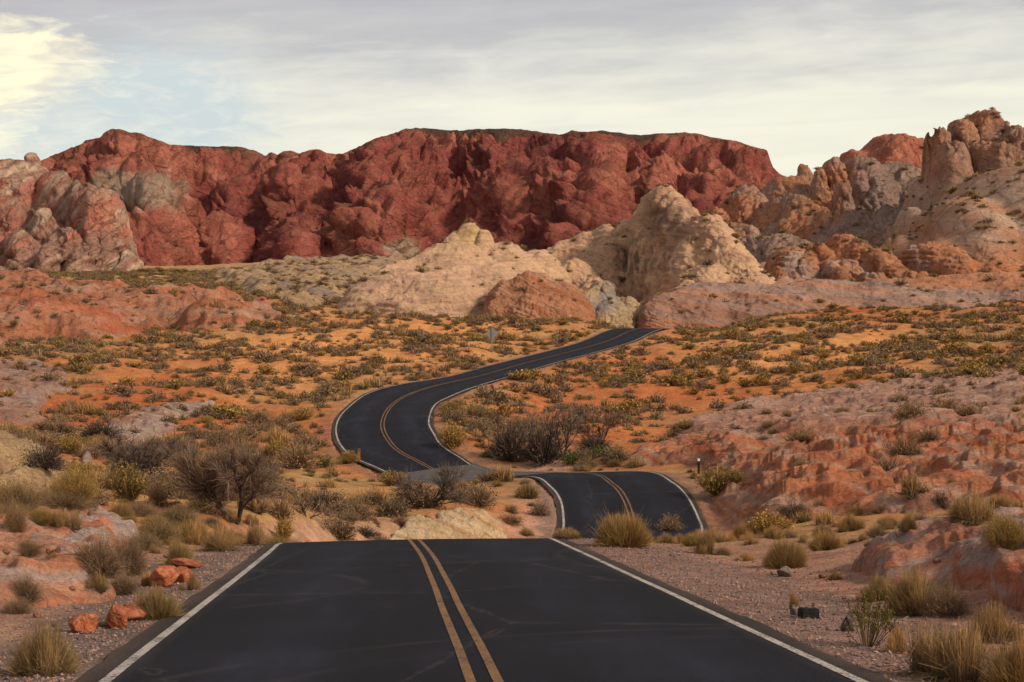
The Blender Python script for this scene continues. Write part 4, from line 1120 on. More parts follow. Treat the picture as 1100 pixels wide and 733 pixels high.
# hand placed plants: kind, u, v of the foot, width px, height px, label
HERO = [
 ('olive_tuft', 44, 727, 84, 56, 'large olive straw clump at the lower left corner'),
 ('olive_tuft', 167, 667, 56, 36, 'olive grass clump between the red boulders and the left road edge'),
 ('grey_shrub', 27, 648, 38, 32, 'round grey shrub in front of the pink bank at the left edge'),
 ('grey_shrub', 104, 620, 62, 46, 'large grey shrub half covering the end of the pink bank on the left'),
 ('grey_shrub', 135, 616, 46, 44, 'tall brownish shrub right beside the large grey shrub by the pink bank'),
 ('grey_shrub', 131, 641, 40, 26, 'small faded shrub in the gravel behind the lower red boulders'),
 ('grass_tuft', 103, 634, 34, 20, 'golden grass tuft at the foot of the pink bank'),
 ('olive_tuft', 191, 609, 38, 26, 'olive grass tuft just behind the upper red boulders'),
 ('grass_tuft', 160, 631, 24, 18, 'small straw tuft left of the upper red boulders'),
 ('grass_tuft', 206, 636, 22, 20, 'straw tuft at the roadside end of the upper red boulders'),
 ('grass_tuft', 236, 594, 50, 32, 'pale straw clump above the left road edge, widest of the roadside row'),
 ('grass_tuft', 270, 588, 40, 26, 'pale straw clump in the roadside row next to the olive one'),
 ('olive_bush', 304, 584, 26, 26, 'olive bush at the far end of the roadside row by the crest'),
 ('sage_shrub', 190, 569, 58, 26, 'dark blue grey low shrub under the big bare tree, left side'),
 ('grey_shrub', 14, 572, 32, 30, 'brown shrub on top of the pink bank at the far left'),
 ('olive_bush', 42, 566, 34, 20, 'yellow olive bush on the pink bank near the left edge'),
 ('grass_tuft', 62, 570, 40, 24, 'straw grass on top of the pink bank above its middle'),
 ('sage_shrub', 22, 551, 44, 28, 'grey green shrub behind the pink bank at the left edge'),
 ('sage_shrub', 30, 598, 36, 20, 'low grey shrub lying on the face of the pink bank'),
 ('olive_bush', 78, 546, 58, 40, 'spreading olive creosote bush below the yellow rock slope'),
 ('olive_bush', 136, 540, 52, 40, 'dark olive bush right of the spreading creosote bush'),
 ('grey_shrub', 168, 546, 28, 26, 'brown shrub between the dark olive bush and the bare tree'),
 ('broom_bush', 670, 589, 70, 38, 'big round straw and olive bush at the right end of the road crest'),
 ('grass_tuft', 612, 581, 40, 14, 'low pale grass between the road crest and the round straw bush'),
 ('broom_bush', 845, 612, 52, 34, 'golden olive bush on the gravel edge above the small pale rock'),
 ('grass_tuft', 759, 597, 34, 28, 'straw grass clump right of the round bush on the gravel edge'),
 ('olive_tuft', 798, 581, 28, 18, 'brown olive tuft behind the straw clump on the right shoulder'),
 ('grey_shrub', 720, 571, 30, 18, 'small grey shrub between the bend and the right shoulder'),
 ('olive_tuft', 832, 580, 24, 14, 'small olive tuft left of the grey shrub on the right flat'),
 ('grey_shrub', 884, 578, 24, 16, 'small grey shrub on the pink flat below the layered slickrock'),
 ('olive_tuft', 977, 570, 22, 18, 'lone rounded olive tuft on the open red flat at right'),
 ('olive_tuft', 920, 556, 22, 13, 'olive tuft at the foot of the layered slickrock, middle'),
 ('olive_tuft', 946, 552, 18, 10, 'smallest olive tuft at the foot of the layered slickrock'),
 ('dark_brush', 856, 557, 40, 17, 'low dark grey shrub against the foot of the layered slickrock'),
 ('dark_brush', 1012, 547, 28, 20, 'dark round shrub in a hollow of the layered slickrock'),
 ('olive_bush', 1082, 592, 58, 38, 'bright yellow olive bush on the mauve bank at the right edge'),
 ('creosote_bush', 934, 697, 66, 60, 'wiry green creosote bush beside the dark block on the right shoulder'),
 ('grass_tuft', 967, 703, 34, 32, 'orange golden grass tuft touching the green creosote bush'),
 ('olive_tuft', 984, 662, 62, 50, 'tall golden olive grass clump behind the creosote bush'),
 ('grey_shrub', 1018, 664, 62, 38, 'brown grey shrub right of the tall golden clump'),
 ('olive_tuft', 945, 647, 44, 28, 'greenish grass clump left of the tall golden clump'),
 ('grass_tuft', 1072, 692, 76, 46, 'golden brown grass clump at the right edge above the big pale clump'),
 ('grass_tuft', 1045, 735, 124, 66, 'big pale grey straw clump at the lower right corner'),
 ('olive_tuft', 1102, 745, 84, 62, 'straw clump cut by the lower right corner of the picture'),
 ('grass_tuft', 852, 657, 14, 24, 'thin upright straw tuft beside the dark block'),
 ('olive_bush', 772, 533, 54, 29, 'yellow olive bush outside the right hand bend'),
 ('olive_bush', 790, 521, 28, 16, 'small olive bush behind the yellow one outside the bend'),
 ('grass_tuft', 543, 519, 44, 19, 'straw clump on the knoll between the two stretches of road'),
 ('broom_bush', 566, 537, 32, 17, 'rounded olive brown shrub on the bank inside the near bend'),
 ('grey_shrub', 549, 553, 18, 11, 'small grey shrub on the bank inside the near bend'),
 ('grey_shrub', 548, 565, 38, 13, 'wide low shrub on the bank just above the crest'),
 ('olive_tuft', 565, 577, 22, 10, 'small tuft touching the crest near the inner white line'),
 ('grey_shrub', 580, 556, 26, 18, 'faded shrub beside the inner white line of the near bend'),
 ('dark_brush', 392, 578, 32, 13, 'dark low shrub behind the middle of the crest'),
 ('grey_shrub', 364, 581, 42, 30, 'brown shrub on the pink sand behind the left half of the crest'),
 ('grey_shrub', 429, 566, 20, 13, 'small round grey shrub left of the pale ledge'),
 ('sage_shrub', 420, 557, 56, 24, 'dark olive thicket below the concrete ford'),
 ('grey_shrub', 385, 560, 36, 26, 'brown shrub left of the dark olive thicket'),
 ('grass_tuft', 405, 541, 44, 18, 'golden grass patch below the left end of the concrete ford'),
 ('grey_shrub', 515, 546, 46, 26, 'brown brush pile right of the small bare tree before the ford'),
 ('dark_brush', 348, 551, 52, 27, 'low black brush heap left of the pink wash'),
 ('green_bush', 348, 504, 26, 14, 'bright green bush on the outside of the upper bend'),
 ('olive_bush', 374, 500, 30, 14, 'yellow olive bush next to the bright green one at the upper bend'),
 ('green_bush', 615, 501, 28, 16, 'dark green bush above the near bend, left of a pair'),
 ('green_bush', 643, 493, 26, 13, 'dark green bush above the near bend, right of a pair'),
 ('olive_bush', 487, 484, 34, 28, 'olive bush inside the upper bend beside its white line'),
 ('dark_brush', 545, 497, 56, 44, 'dark thicket under the bare trees inside the upper bend, left part'),
 ('dark_brush', 585, 500, 62, 48, 'dark thicket under the bare trees inside the upper bend, middle part'),
 ('dark_brush', 640, 486, 44, 20, 'dark blue grey brush at the right end of the thicket'),
 ('dark_brush', 150, 520, 64, 44, 'dark grey brush left of the big bare tree'),
 ('dark_brush', 46, 505, 56, 30, 'dark brush beside the yellow rock slope at the left'),
 ('dark_brush', 105, 473, 58, 20, 'dark brush line above the grey slab on the left'),
 ('grey_shrub', 318, 505, 56, 32, 'wide brown shrub right of the big bare tree'),
 ('grey_shrub', 235, 480, 34, 22, 'rounded grey shrub on red soil behind the big bare tree'),
 ('grey_shrub', 300, 560, 36, 28, 'grey twiggy shrub at the right foot of the big bare tree'),
]
for kd, u, v, wpx, hpx, lab in HERO:
    loc, ob = hit(u, v - 1.5)
    if loc is None: continue
    Y = loc.y
    z, _ = drop(loc.x, Y + .15 * wpx / F0 * Y)
    place(kd, (loc.x, Y + .15 * wpx / F0 * Y, loc.z - .03), wpx / 2 / F0 * Y * 1.05, hpx / F0 * Y * 1.08, lod_of(Y), lab)
print('heroes', time.time() - T0)

# ---- bare trees
def tube(path, radii, ns=6):
    V, F = [], []
    for i, (p_, r) in enumerate(zip(path, radii)):
        d = path[min(i + 1, len(path) - 1)] - path[max(i - 1, 0)]
        d = d / (np.linalg.norm(d) + 1e-9); a = np.cross(d, [.3, .9, .2]); a /= np.linalg.norm(a) + 1e-9; b = np.cross(d, a)
        t_ = np.linspace(0, 2 * np.pi, ns, endpoint=False)
        V.append(p_ + r * (np.cos(t_)[:, None] * a + np.sin(t_)[:, None] * b))
        if i:
            o_ = (i - 1) * ns
            F += [[o_ + j, o_ + (j + 1) % ns, o_ + ns + (j + 1) % ns, o_ + ns + j] for j in range(ns)]
    return np.concatenate(V), np.array(F)

def bare_tree(loc, H, Wd, label, ntr=3, twigs=1600, tw=.014, pal_=[(.14, .11, .105), (.10, .08, .075), (.18, .145, .13)], lean=.5, seed=1):
    r = np.random.default_rng(seed)
    TV, TF, off = [], [], 0; ends = []
    def grow(p0, d, ln, rad, lev):
        nonlocal off
        n = 6; path = [p0]; dd = d
        for i in range(n):
            dd = dd + r.normal(0, .16, 3) + np.array([0, 0, .05 if lev else .02]); dd /= np.linalg.norm(dd)
            path.append(path[-1] + dd * ln / n)
        path = np.array(path); radii = rad * np.linspace(1, .55, n + 1)
        v, f = tube(path, radii, 6 if lev < 2 else 4); TV.append(v); TF.append(f + off); off += len(v)
        if lev >= 3:
            ends.append(path); return
        for j in range(int(r.integers(3, 5))):
            i = int(r.integers(2, n + 1)); nd = (path[i] - path[i - 1]); nd /= np.linalg.norm(nd)
            nd = nd + r.normal(0, .55, 3); nd[2] = nd[2] * .8 + .12; nd /= np.linalg.norm(nd)
            grow(path[i], nd, ln * r.uniform(.5, .75), radii[i] * .62, lev + 1)
    for k_ in range(ntr):
        a = 2 * np.pi * (k_ + r.uniform(0, .7)) / ntr
        d = np.array([math.cos(a) * lean, math.sin(a) * lean * .7, 1.0]); d /= np.linalg.norm(d)
        grow(np.array([.05 * math.cos(a), .05 * math.sin(a), -.1]), d, H * .46, H * .022, 0)
    V = np.concatenate(TV); F = np.concatenate(TF)
    E = np.array(ends)                                         # (m, n+1, 3)
    n = twigs; e = E[r.integers(0, len(E), n)]; i = r.integers(1, E.shape[1], n)
    A = e[np.arange(n), i]; dr = e[np.arange(n), i] - e[np.arange(n), i - 1]; dr /= np.linalg.norm(dr, axis=1, keepdims=True) + 1e-9
    dr = dr + r.normal(0, .6, (n, 3)); dr[:, 2] += .1
    Ln = (H * r.uniform(.05, .15, n))[:, None]; T_ = A + dr * Ln; B = (A + T_) / 2 + r.normal(0, .02 * H, (n, 3)) * .6
    tv = blade_quads(A, B, T_, tw, pick(pal_, n))
    allv = np.concatenate([V, tv[0]]); top_ = np.percentile(allv[:, 2], 99.5); sp_ = np.percentile(np.abs(allv[:, :2]), 98)
    sx, sz = Wd / 2 / sp_, H / top_
    S = np.array([sx, sx, sz])
    o = empty('bare_tree', loc); tag(o, label, 'tree')
    link('trunk', mesh_from('trunk', V * S, F, M['bark']), o)
    link('crown', mesh_from('crown', tv[0] * S, tv[1], M['plant'], tv[2], False), o)
    return o
for u, v, wpx, hpx, lab, kw in (
    (252, 562, 116, 86, 'largest bare grey tree with a wide twiggy crown, left of the near road', dict(ntr=4, twigs=9000, tw=.011, lean=.8, seed=4)),
    (458, 547, 76, 48, 'small leafless tree with dark stems in front of the concrete ford', dict(ntr=4, twigs=2600, tw=.012, lean=.8, seed=12)),
    (572, 494, 66, 56, 'leafless tree above the dark thicket, left of the pair inside the upper bend', dict(ntr=3, twigs=900, tw=.03, lean=.7, seed=21)),
    (606, 492, 60, 60, 'leafless tree above the dark thicket, right of the pair inside the upper bend', dict(ntr=3, twigs=900, tw=.03, lean=.6, seed=33)),
    (645, 478, 44, 40, 'thin reddish leafless tree right of the dark thicket', dict(ntr=4, twigs=700, tw=.028, lean=.6, seed=41, pal_=[(.16, .09, .07), (.12, .075, .06)])),
    (150, 522, 90, 56, 'spreading leafless tree with dark stems below the grey slab', dict(ntr=4, twigs=3600, tw=.014, lean=.8, seed=55)),
    (330, 556, 50, 36, 'small leaning leafless tree between the largest one and the pink wash', dict(ntr=3, twigs=700, tw=.02, lean=.9, seed=61)),
):
    loc, ob = hit(u, v - 1)
    bare_tree((loc.x, loc.y, loc.z - .03), hpx / F0 * loc.y, wpx / F0 * loc.y, lab, **kw)
print('trees', time.time() - T0)

# ---- the scattered scrub
def inpoly(u, v, poly): return poly_sd(np.array([u]), np.array([v]), poly)[0] > 0
N = 120000
Yc = 16 + (560 - 16) * rng.uniform(0, 1, N) ** .62
Sc = rng.uniform(-.325, .325, N); Xc = Sc * Yc
zc, ec, sdc = ground_z(Xc, Yc, False)
pc = np.stack([Xc, Yc, Yc * 0], -1)
cl = fbm(pc / 11, 3, 701) + .5 * fbm(pc / 4, 2, 711)
rows = []
for i in range(N):
    x, y, e = Xc[i], Yc[i], ec[i]
    u, v = uv_of(x, y, zc[i])
    if not (-90 < u < 1190 and v < 760): continue
    if y < 300 and e < (2.9 if sdc[i] > 0 else 2.0) * (1.0 if y < 56 else .35) + .35: continue
    dens = .6
    if v > 478 and u < 420 and y > 40: dens = .55; zn = 'valley'
    elif y < 58: dens = .5; zn = 'near left' if u < 450 else 'near right'
    elif y > 340: dens = .85; zn = 'far'
    elif u > 640 and v < 420: dens = .62; zn = 'right slope'
    elif u > 690 and v >= 420: dens = .17; zn = 'slickrock'
    elif u < 480 and v < 480 and x < CS[int(np.argmin(np.abs(CS[:, 1] - y)))][0]: dens = .66; zn = 'left slope'
    else: dens = .6; zn = 'between'
    if 300 < u < 630 and 495 < v < 592 and y > 50: dens = .22; zn = 'valley'
    if rng.uniform() > dens * np.clip(.62 + 1.9 * cl[i], .05, 1.1): continue
    z, on = drop(x, y)
    if on is None or on.startswith(('road', 'edge', 'ford', 'centre', 'hills', 'stems', 'foliage')): continue
    if on != 'ground':
        if rng.uniform() > (.10 if y > 280 else .22): continue
    q = rng.uniform()
    t_ = {'valley': (.32, .68, .82, .90), 'near left': (.22, .75, .9, 1), 'near right': (.10, .72, .92, .95), 'far': (.4, .6, .72, .82), 'right slope': (.34, .56, .66, .74),
          'slickrock': (.3, .5, .7, .8), 'left slope': (.42, .74, .84, .90), 'between': (.34, .68, .80, .87)}[zn]
    kd = 'grey_shrub' if q < t_[0] else 'grass_tuft' if q < t_[1] else 'olive_tuft' if q < t_[2] else 'sage_shrub' if q < t_[3] else 'olive_bush'
    g = rng.lognormal(-.16, .52)
    if kd in ('grass_tuft', 'olive_tuft'): r, h = .38 * g, .40 * g
    else: r, h = .62 * g, .58 * g * rng.uniform(.75, 1.2)
    if zn == 'valley': r *= 1.15; h *= 1.15
    if zn == 'near left' or zn == 'near right': r *= .55; h *= .6
    if zn in ('left slope', 'right slope', 'between'): r *= .92; h *= .9
    if zn == 'valley' and y < 75: r *= .62; h *= .62
    if zn == 'far': r *= 1.5; h *= 1.1
    if 300 < u < 630 and 495 < v < 592: r *= .7; h *= .6
    r = min(r, 1.5); h = min(h, 1.25)
    # seen from the road?
    tgt = Vector((x, y, z + h * .75)); dd = tgt.length
    ok, loc, nn_, ii, ob, mx = scene.ray_cast(dg, Vector((0, 0, 0)), tgt.normalized())
    if ok and loc.length < dd - .6: continue
    rows.append((r * h / y ** 2, kd, x, y, z, r, h, zn))
rows.sort(key=lambda a: -a[0])
WHERE = {'valley': 'in the brushy wash left of the near road', 'near left': 'on the gravel and sand of the left foreground', 'near right': 'on the gravel and sand of the right foreground',
         'far': 'on the far flat below the red mesa', 'right slope': 'on the sandy slope right of the upper road', 'slickrock': 'in cracks of the right slickrock',
         'left slope': 'on the orange slope left of the upper road', 'between': 'on the sand between the bends'}
cap = {'grass tuft': 285, 'shrub': 285, 'bush': 150}; cnt = {}
nhero = {}
for h_ in HERO: nhero[KINDS[h_[0]][1]] = nhero.get(KINDS[h_[0]][1], 0) + 1
stuff = []; CAPK = {'grass_tuft': 230, 'olive_tuft': 230, 'grey_shrub': 250, 'sage_shrub': 200, 'olive_bush': 230}
for a, kd, x, y, z, r, h, zn in rows:
    ct = KINDS[kd][1]
    if cnt.get(ct, 0) + nhero.get(ct, 0) < 296:
        cnt[ct] = cnt.get(ct, 0) + 1
        sz = 'small ' if r < .45 else ('broad ' if r > .9 else '')
        lb = (sz + KINDS[kd][0] + ' ' + WHERE[zn])
        place(kd, (x, y, z - .03), r, h, lod_of(y), lb, (sz + KINDS[kd][0] + 's ' + WHERE[zn]).replace('grasss', 'grasses').replace('bushs', 'bushes'))
    else:
        stuff.append((kd, x, y, z, r, h))
VV, FF, CC, o_ = [], [], [], 0
for kd, x, y, z, r, h in stuff:
    b = bank(kd, 'far' if y > 120 else 'mid'); v_, f_, c_ = b[int(rng.integers(0, len(b)))][2]
    a = rng.uniform(0, 6.28); c, s = math.cos(a), math.sin(a)
    q = np.stack([(v_[:, 0] * c - v_[:, 1] * s) * r + x, (v_[:, 0] * s + v_[:, 1] * c) * r + y, v_[:, 2] * h + z - .03], -1)
    VV.append(q); FF.append(f_ + o_); CC.append(c_ * rng.uniform(.75, 1.25)); o_ += len(q)
if VV: tag(link('desert_scrub', mesh_from('desert_scrub', np.concatenate(VV), np.concatenate(FF), M['plant'], np.concatenate(CC), False)), 'low desert shrubs and grasses spread over the slopes', 'scrub', None, 'stuff')
print('scatter', len(rows), len(stuff), time.time() - T0)

# ------------------------------------------------------------------ stones and roadside things
def boulder(name, u, v, wpx, hpx, dpx, colr, label, seed, mat=None, sharp=.92, ns=30, rot=0.0, Yoff=0.0, sub=.25):
    loc, ob = hit(u, v - 1)
    Y = loc.y; m = Y / F0
    th = np.linspace(0, np.pi, ns); ph = np.linspace(0, 2 * np.pi, ns * 2, endpoint=False)
    T_, P_ = np.meshgrid(th, ph, indexing='ij')
    d = np.stack([np.sin(T_) * np.cos(P_), np.sin(T_) * np.sin(P_), np.cos(T_)], -1).reshape(-1, 3)
    r = np.random.default_rng(seed)
    pl = r.normal(size=(11, 3)); pl /= np.linalg.norm(pl, axis=1, keepdims=True); off = r.uniform(.55, .95, 11)
    dots = d @ pl.T; rad = np.where(dots > .05, off[None] / np.maximum(dots, .05), 9).min(1)
    rad = np.minimum(rad, 1.15) * sharp + (1 - sharp) * (1 + .25 * perlin(d * 1.7 + seed, seed))
    rad *= 1 + .05 * fbm(d * 4 + seed, 4, seed)
    q = d * rad[:, None] * np.array([wpx / 2 * m, dpx / 2 * m, hpx * m * (.5 + sub / 2)])
    c, s = math.cos(rot), math.sin(rot); q[:, :2] = q[:, :2] @ np.array([[c, s], [-s, c]])
    n1 = fbm(q / (.12 * wpx * m + .02), 4, seed + 5)
    C = np.tile(np.array(colr), (len(q), 1)) * (1 + .25 * n1)[:, None]
    up = d[:, 2]
    C = mixc(C, np.array(colr) * .55 + np.array([.22, .17, .15]), sstep(.25, .6, n1 + .25 * up) * .6)
    n2 = ns * 2; i = np.arange(ns * n2).reshape(ns, n2); ir = np.roll(i, -1, 1)
    F = np.stack([i[:-1], i[1:], ir[1:], ir[:-1]], -1).reshape(-1, 4)
    o = link(name, mesh_from(name, q, F, mat or M['rock_near'], C), None, (loc.x, Y + dpx / 2 * m * .6 + Yoff, loc.z + hpx * m * (.5 - sub / 2)))
    return tag(o, label, 'boulder')
RB = (.40, .125, .06)
boulder('boulder', 86, 681, 36, 20, 34, RB, 'lowest red boulder by the left shoulder, with a pale rim along its top', 3)
boulder('boulder', 122, 677, 28, 26, 28, RB, 'squarish red boulder standing right of the one with a pale rim', 8)
boulder('boulder', 140, 668, 28, 20, 30, (.38, .13, .07), 'flat red boulder tucked behind the squarish one', 14)
boulder('boulder', 177, 632, 30, 21, 28, RB, 'upright red boulder, left of the upper group by the road', 19)
boulder('boulder', 193, 627, 28, 17, 26, (.41, .13, .065), 'red boulder leaning in the middle of the upper group', 23)
boulder('boulder', 196, 612, 34, 10, 30, (.40, .13, .07), 'long red slab lying behind the upper group of boulders', 29)
boulder('stone', 843, 621, 17, 12, 16, (.30, .24, .21), 'small pale grey rock on the right gravel shoulder', 31)
boulder('stone', 833, 619, 9, 5, 9, (.26, .2, .18), 'tiny stone lying left of the small pale grey rock', 33)
boulder('stone', 912, 680, 16, 20, 14, (.10, .08, .075), 'dark brown stone at the left foot of the creosote bush', 35)
boulder('stone', 856, 663, 12, 12, 12, (.12, .09, .085), 'dark stone against the left end of the black block', 37)
for kk in range(26):
    side = kk % 2; r_ = np.random.default_rng(900 + kk)
    u, v = (r_.uniform(840, 1090), r_.uniform(600, 725)) if side else (r_.uniform(5, 190), r_.uniform(590, 725))
    if side and v > 640 + (u - 820) * .33: continue
    if not side and u > 190 - (v - 640) * .9 - 30: continue
    w_ = r_.uniform(5, 11)
    o = boulder('stone', u, v, w_, w_ * .55, w_, (.24, .12, .085), ('small stone on the right hand gravel and sand' if side else 'small stone on the left hand gravel and sand'), 940 + kk, ns=12, sharp=.6)
    o['category'] = 'stone'; o['group'] = 'small stones on the right gravel' if side else 'small stones on the left gravel'
for o in [x for x in col.objects if x.name.startswith('stone')]: o['category'] = 'stone'

def box(V, F, c, s, rot=0.0, bev=0.0):
    import bmesh
    bm = bmesh.new(); bmesh.ops.create_cube(bm, size=1)
    for v in bm.verts: v.co = Vector((v.co.x * s[0], v.co.y * s[1], v.co.z * s[2]))
    if bev: bmesh.ops.bevel(bm, geom=bm.edges[:], offset=bev, segments=2, affect='EDGES')
    return bm
def bm_obj(name, bm, mat, parent=None, loc=(0, 0, 0), rot=(0, 0, 0), smooth=False):
    me = bpy.data.meshes.new(name); bm.to_mesh(me); bm.free(); me.materials.append(mat)
    if smooth: me.polygons.foreach_set('use_smooth', [True] * len(me.polygons))
    o = link(name, me, parent, loc); o.rotation_euler = rot; return o
import bmesh
# black block on the right shoulder
loc, ob = hit(870, 665); m = loc.y / F0
bm = box(None, None, None, (20 * m, 14 * m, 11 * m), 0, 1.0 * m)
bmesh.ops.subdivide_edges(bm, edges=bm.edges[:], cuts=3, use_grid_fill=True)
for v in bm.verts: v.co += Vector(rng.normal(0, .25 * m, 3))
tag(bm_obj('block', bm, M['dark_block'], None, (loc.x, loc.y + 9 * m, loc.z + 4.8 * m), (0, .06, .25)), 'small black block lying on the right gravel shoulder', 'block')

# road sign seen from behind
loc, ob = hit(528.5, 378); m = loc.y / F0
H = 27 * m
root = tag(empty('road_sign', (loc.x, loc.y, loc.z)), 'grey back of a diamond road sign on a post, left of the upper road', 'road sign')
bm = box(None, None, None, (.11, .07, H + .3)); bm_obj('post', bm, M['metal'], root, (0, 0, (H - .3) / 2))
S = 10 * m
bm = bmesh.new(); hs = S / 2; rr = S * .08
pts_ = []
for cx, cy, a0 in ((hs - rr, hs - rr, 0), (-hs + rr, hs - rr, 90), (-hs + rr, -hs + rr, 180), (hs - rr, -hs + rr, 270)):
    for a in np.radians(np.linspace(a0, a0 + 90, 5)):
        x, y = cx + rr * math.cos(a), cy + rr * math.sin(a)
        c = math.sqrt(.5); pts_.append((c * (x - y), 0, c * (x + y)))
vf = [bm.verts.new((x, .012, z)) for x, y, z in pts_]; vb = [bm.verts.new((x, -.012, z)) for x, y, z in pts_]
bm.faces.new(vf); bm.faces.new(vb[::-1])
for i in range(len(vf)): bm.faces.new((vf[i], vf[i - 1], vb[i - 1], vb[i]))
bmesh.ops.recalc_face_normals(bm, faces=bm.faces[:])
bm_obj('sign_panel', bm, M['metal'], root, (0, .06, H - 7.5 * m))
for dz in (-4.0, 0.5):
    bm = box(None, None, None, (4.5 * m if dz > 0 else 3.5 * m, .03, .08)); bm_obj('bracket', bm, M['metal'], root, (0, .03, H - 7.5 * m + dz * m))
def post(name, u, v, hpx, wpx, mat, label, cap=None, capl='reflector'):
    loc, ob = hit(u, v); m = loc.y / F0; h = hpx * m; w_ = wpx * m
    bm = box(None, None, None, (w_, w_ * .6, h + .2), 0, w_ * .12)
    root = tag(empty(name, (loc.x, loc.y, loc.z)), label, 'marker post')
    bm_obj('post', bm, mat, root, (0, 0, h / 2 - .1))
    if cap is not None:
        bm = box(None, None, None, (w_ * 1.15, w_ * .8, h * .2), 0, w_ * .1); bm_obj(capl, bm, cap, root, (0, 0, h * .88))
    return root
post('marker_post', 375.5, 428, 16, 1.6, M['wood'], 'thin brown marker post outside the upper bend', M['marker'])
post('marker_post', 385.5, 495, 13, 3.0, M['marker'], 'short orange marker at the outer white line near the ford', M['wood'], 'cap')
post('marker_post', 750.5, 509, 17, 2.4, M['dark_block'], 'dark marker post with a pale top outside the near bend', M['reflector'])

# gravel on the near shoulders
n = 16000
y = 15 + 42 * rng.uniform(0, 1, n) ** 1.6
side = rng.uniform(0, 1, n) < .6
cx = .906 - .0681 * y
off = np.where(side, 3.85 + np.abs(rng.normal(0, 1.9, n)), -3.9 - np.abs(rng.normal(0, 1.1, n)))
x = cx + off
z, e, _ = ground_z(x, y)
ico = np.array([(1, 0, 0), (-1, 0, 0), (0, 1, 0), (0, -1, 0), (0, 0, 1), (0, 0, -1)], float)
tri = np.array([(0, 2, 4), (2, 1, 4), (1, 3, 4), (3, 0, 4), (2, 0, 5), (1, 2, 5), (3, 1, 5), (0, 3, 5)])
sz = np.minimum(.016 * rng.lognormal(0, .5, n), .036)
Vg = ico[None] * (sz[:, None] * rng.uniform(.6, 1.4, (n, 3)))[:, None, :] * np.array([1, 1, .7]) + np.stack([x, y, z + sz * .2], -1)[:, None, :]
Vg += rng.normal(0, .2, Vg.shape) * sz[:, None, None]
Fg = (np.arange(n)[:, None, None] * 6 + tri[None]).reshape(-1, 3)
cg = np.array([(.24, .16, .14), (.18, .13, .12), (.30, .21, .17), (.14, .11, .11), (.28, .15, .10)])[rng.integers(0, 5, n)]
gm = plant_mat('gravel_stone')
tag(link('gravel', mesh_from('gravel', Vg.reshape(-1, 3), Fg, gm, np.repeat(cg, 6, 0), False)), 'loose gravel on the shoulders of the near road', 'gravel', None, 'stuff')
print('props', time.time() - T0)

# ------------------------------------------------------------------ camera, light, sky
cam = bpy.data.cameras.new('camera'); cam.sensor_width = 36; cam.lens = 36 * F0 / 1100; cam.clip_start = .5; cam.clip_end = 20000
co = bpy.data.objects.new('camera', cam); col.objects.link(co); co.rotation_euler = (math.pi / 2, 0, 0); scene.camera = co

sun_dir = Vector((.74, -.42, .56)).normalized()
sl = bpy.data.lights.new('sun', 'SUN'); sl.energy = 1.5; sl.angle = math.radians(10); sl.color = (1.0, .81, .59)
so = bpy.data.objects.new('sun', sl); col.objects.link(so); so.rotation_euler = sun_dir.to_track_quat('Z', 'Y').to_euler(); so.location = (30, -20, 60)
elev = math.asin(sun_dir.z); azim = math.atan2(sun_dir.x, sun_dir.y)

w = bpy.data.worlds.new('World'); scene.world = w; w.use_nodes = True
t = w.node_tree; t.nodes.clear()
def wn(ty, **kw):
    x = t.nodes.new(ty)
    for a, b in kw.items(): setattr(x, a, b)
    return x
def wl(a, b): t.links.new(a, b)
def wm(op, a, b=0.0, c=None):
    x = wn('ShaderNodeMath', operation=op)
    for i, v in enumerate((a, b) if c is None else (a, b, c)):
        if isinstance(v, (int, float)): x.inputs[i].default_value = v
        else: wl(v, x.inputs[i])
    return x.outputs[0]
def wramp(f, stops):
    r = wn('ShaderNodeValToRGB'); e = r.color_ramp.elements
    while len(e) < len(stops): e.new(.5)
    for k_, (p_, c_) in enumerate(stops):
        e[k_].position = p_; e[k_].color = (c_, c_, c_, 1) if isinstance(c_, (int, float)) else (*c_, 1)
    wl(f, r.inputs[0]); return r.outputs[0]
def wmix(a, b, f):
    x = wn('ShaderNodeMix', data_type='RGBA')
    for sck, v in ((x.inputs[0], f), (x.inputs[6], a), (x.inputs[7], b)):
        if isinstance(v, (int, float)): sck.default_value = v
        elif isinstance(v, tuple): sck.default_value = (*v, 1)
        else: wl(v, sck)
    return x.outputs[2]
sky = wn('ShaderNodeTexSky', sky_type='NISHITA'); sky.sun_disc = False; sky.sun_elevation = elev; sky.sun_rotation = azim
tc = wn('ShaderNodeTexCoord'); sp = wn('ShaderNodeSeparateXYZ'); wl(tc.outputs['Generated'], sp.inputs[0])
az = wm('ARCTAN2', sp.outputs[0], sp.outputs[1]); el = wm('ARCSINE', sp.outputs[2])
azd = wm('MULTIPLY', az, 57.2958); eld = wm('MULTIPLY', el, 57.2958)       # degrees
def wnoise(sx, sy, ox, detail=6, rough=.55, dist=.3, shear=0.0):
    cx = wn('ShaderNodeCombineXYZ')
    wl(wm('ADD', wm('MULTIPLY', azd, sx), ox), cx.inputs[0]); wl(wm('MULTIPLY', wm('ADD', eld, wm('MULTIPLY', azd, shear)), sy), cx.inputs[1])
    n = wn('ShaderNodeTexNoise'); n.inputs['Scale'].default_value = 1; n.inputs['Detail'].default_value = detail; n.inputs['Roughness'].default_value = rough; n.inputs['Distortion'].default_value = dist
    wl(cx.outputs[0], n.inputs['Vector']); return n.outputs['Fac']
def wblob(ca, ce, ra, re):
    a = wm('DIVIDE', wm('SUBTRACT', azd, ca), ra); b = wm('DIVIDE', wm('SUBTRACT', eld, ce), re)
    return wm('EXPONENT', wm('MULTIPLY', wm('ADD', wm('MULTIPLY', a, a), wm('MULTIPLY', b, b)), -1.0))
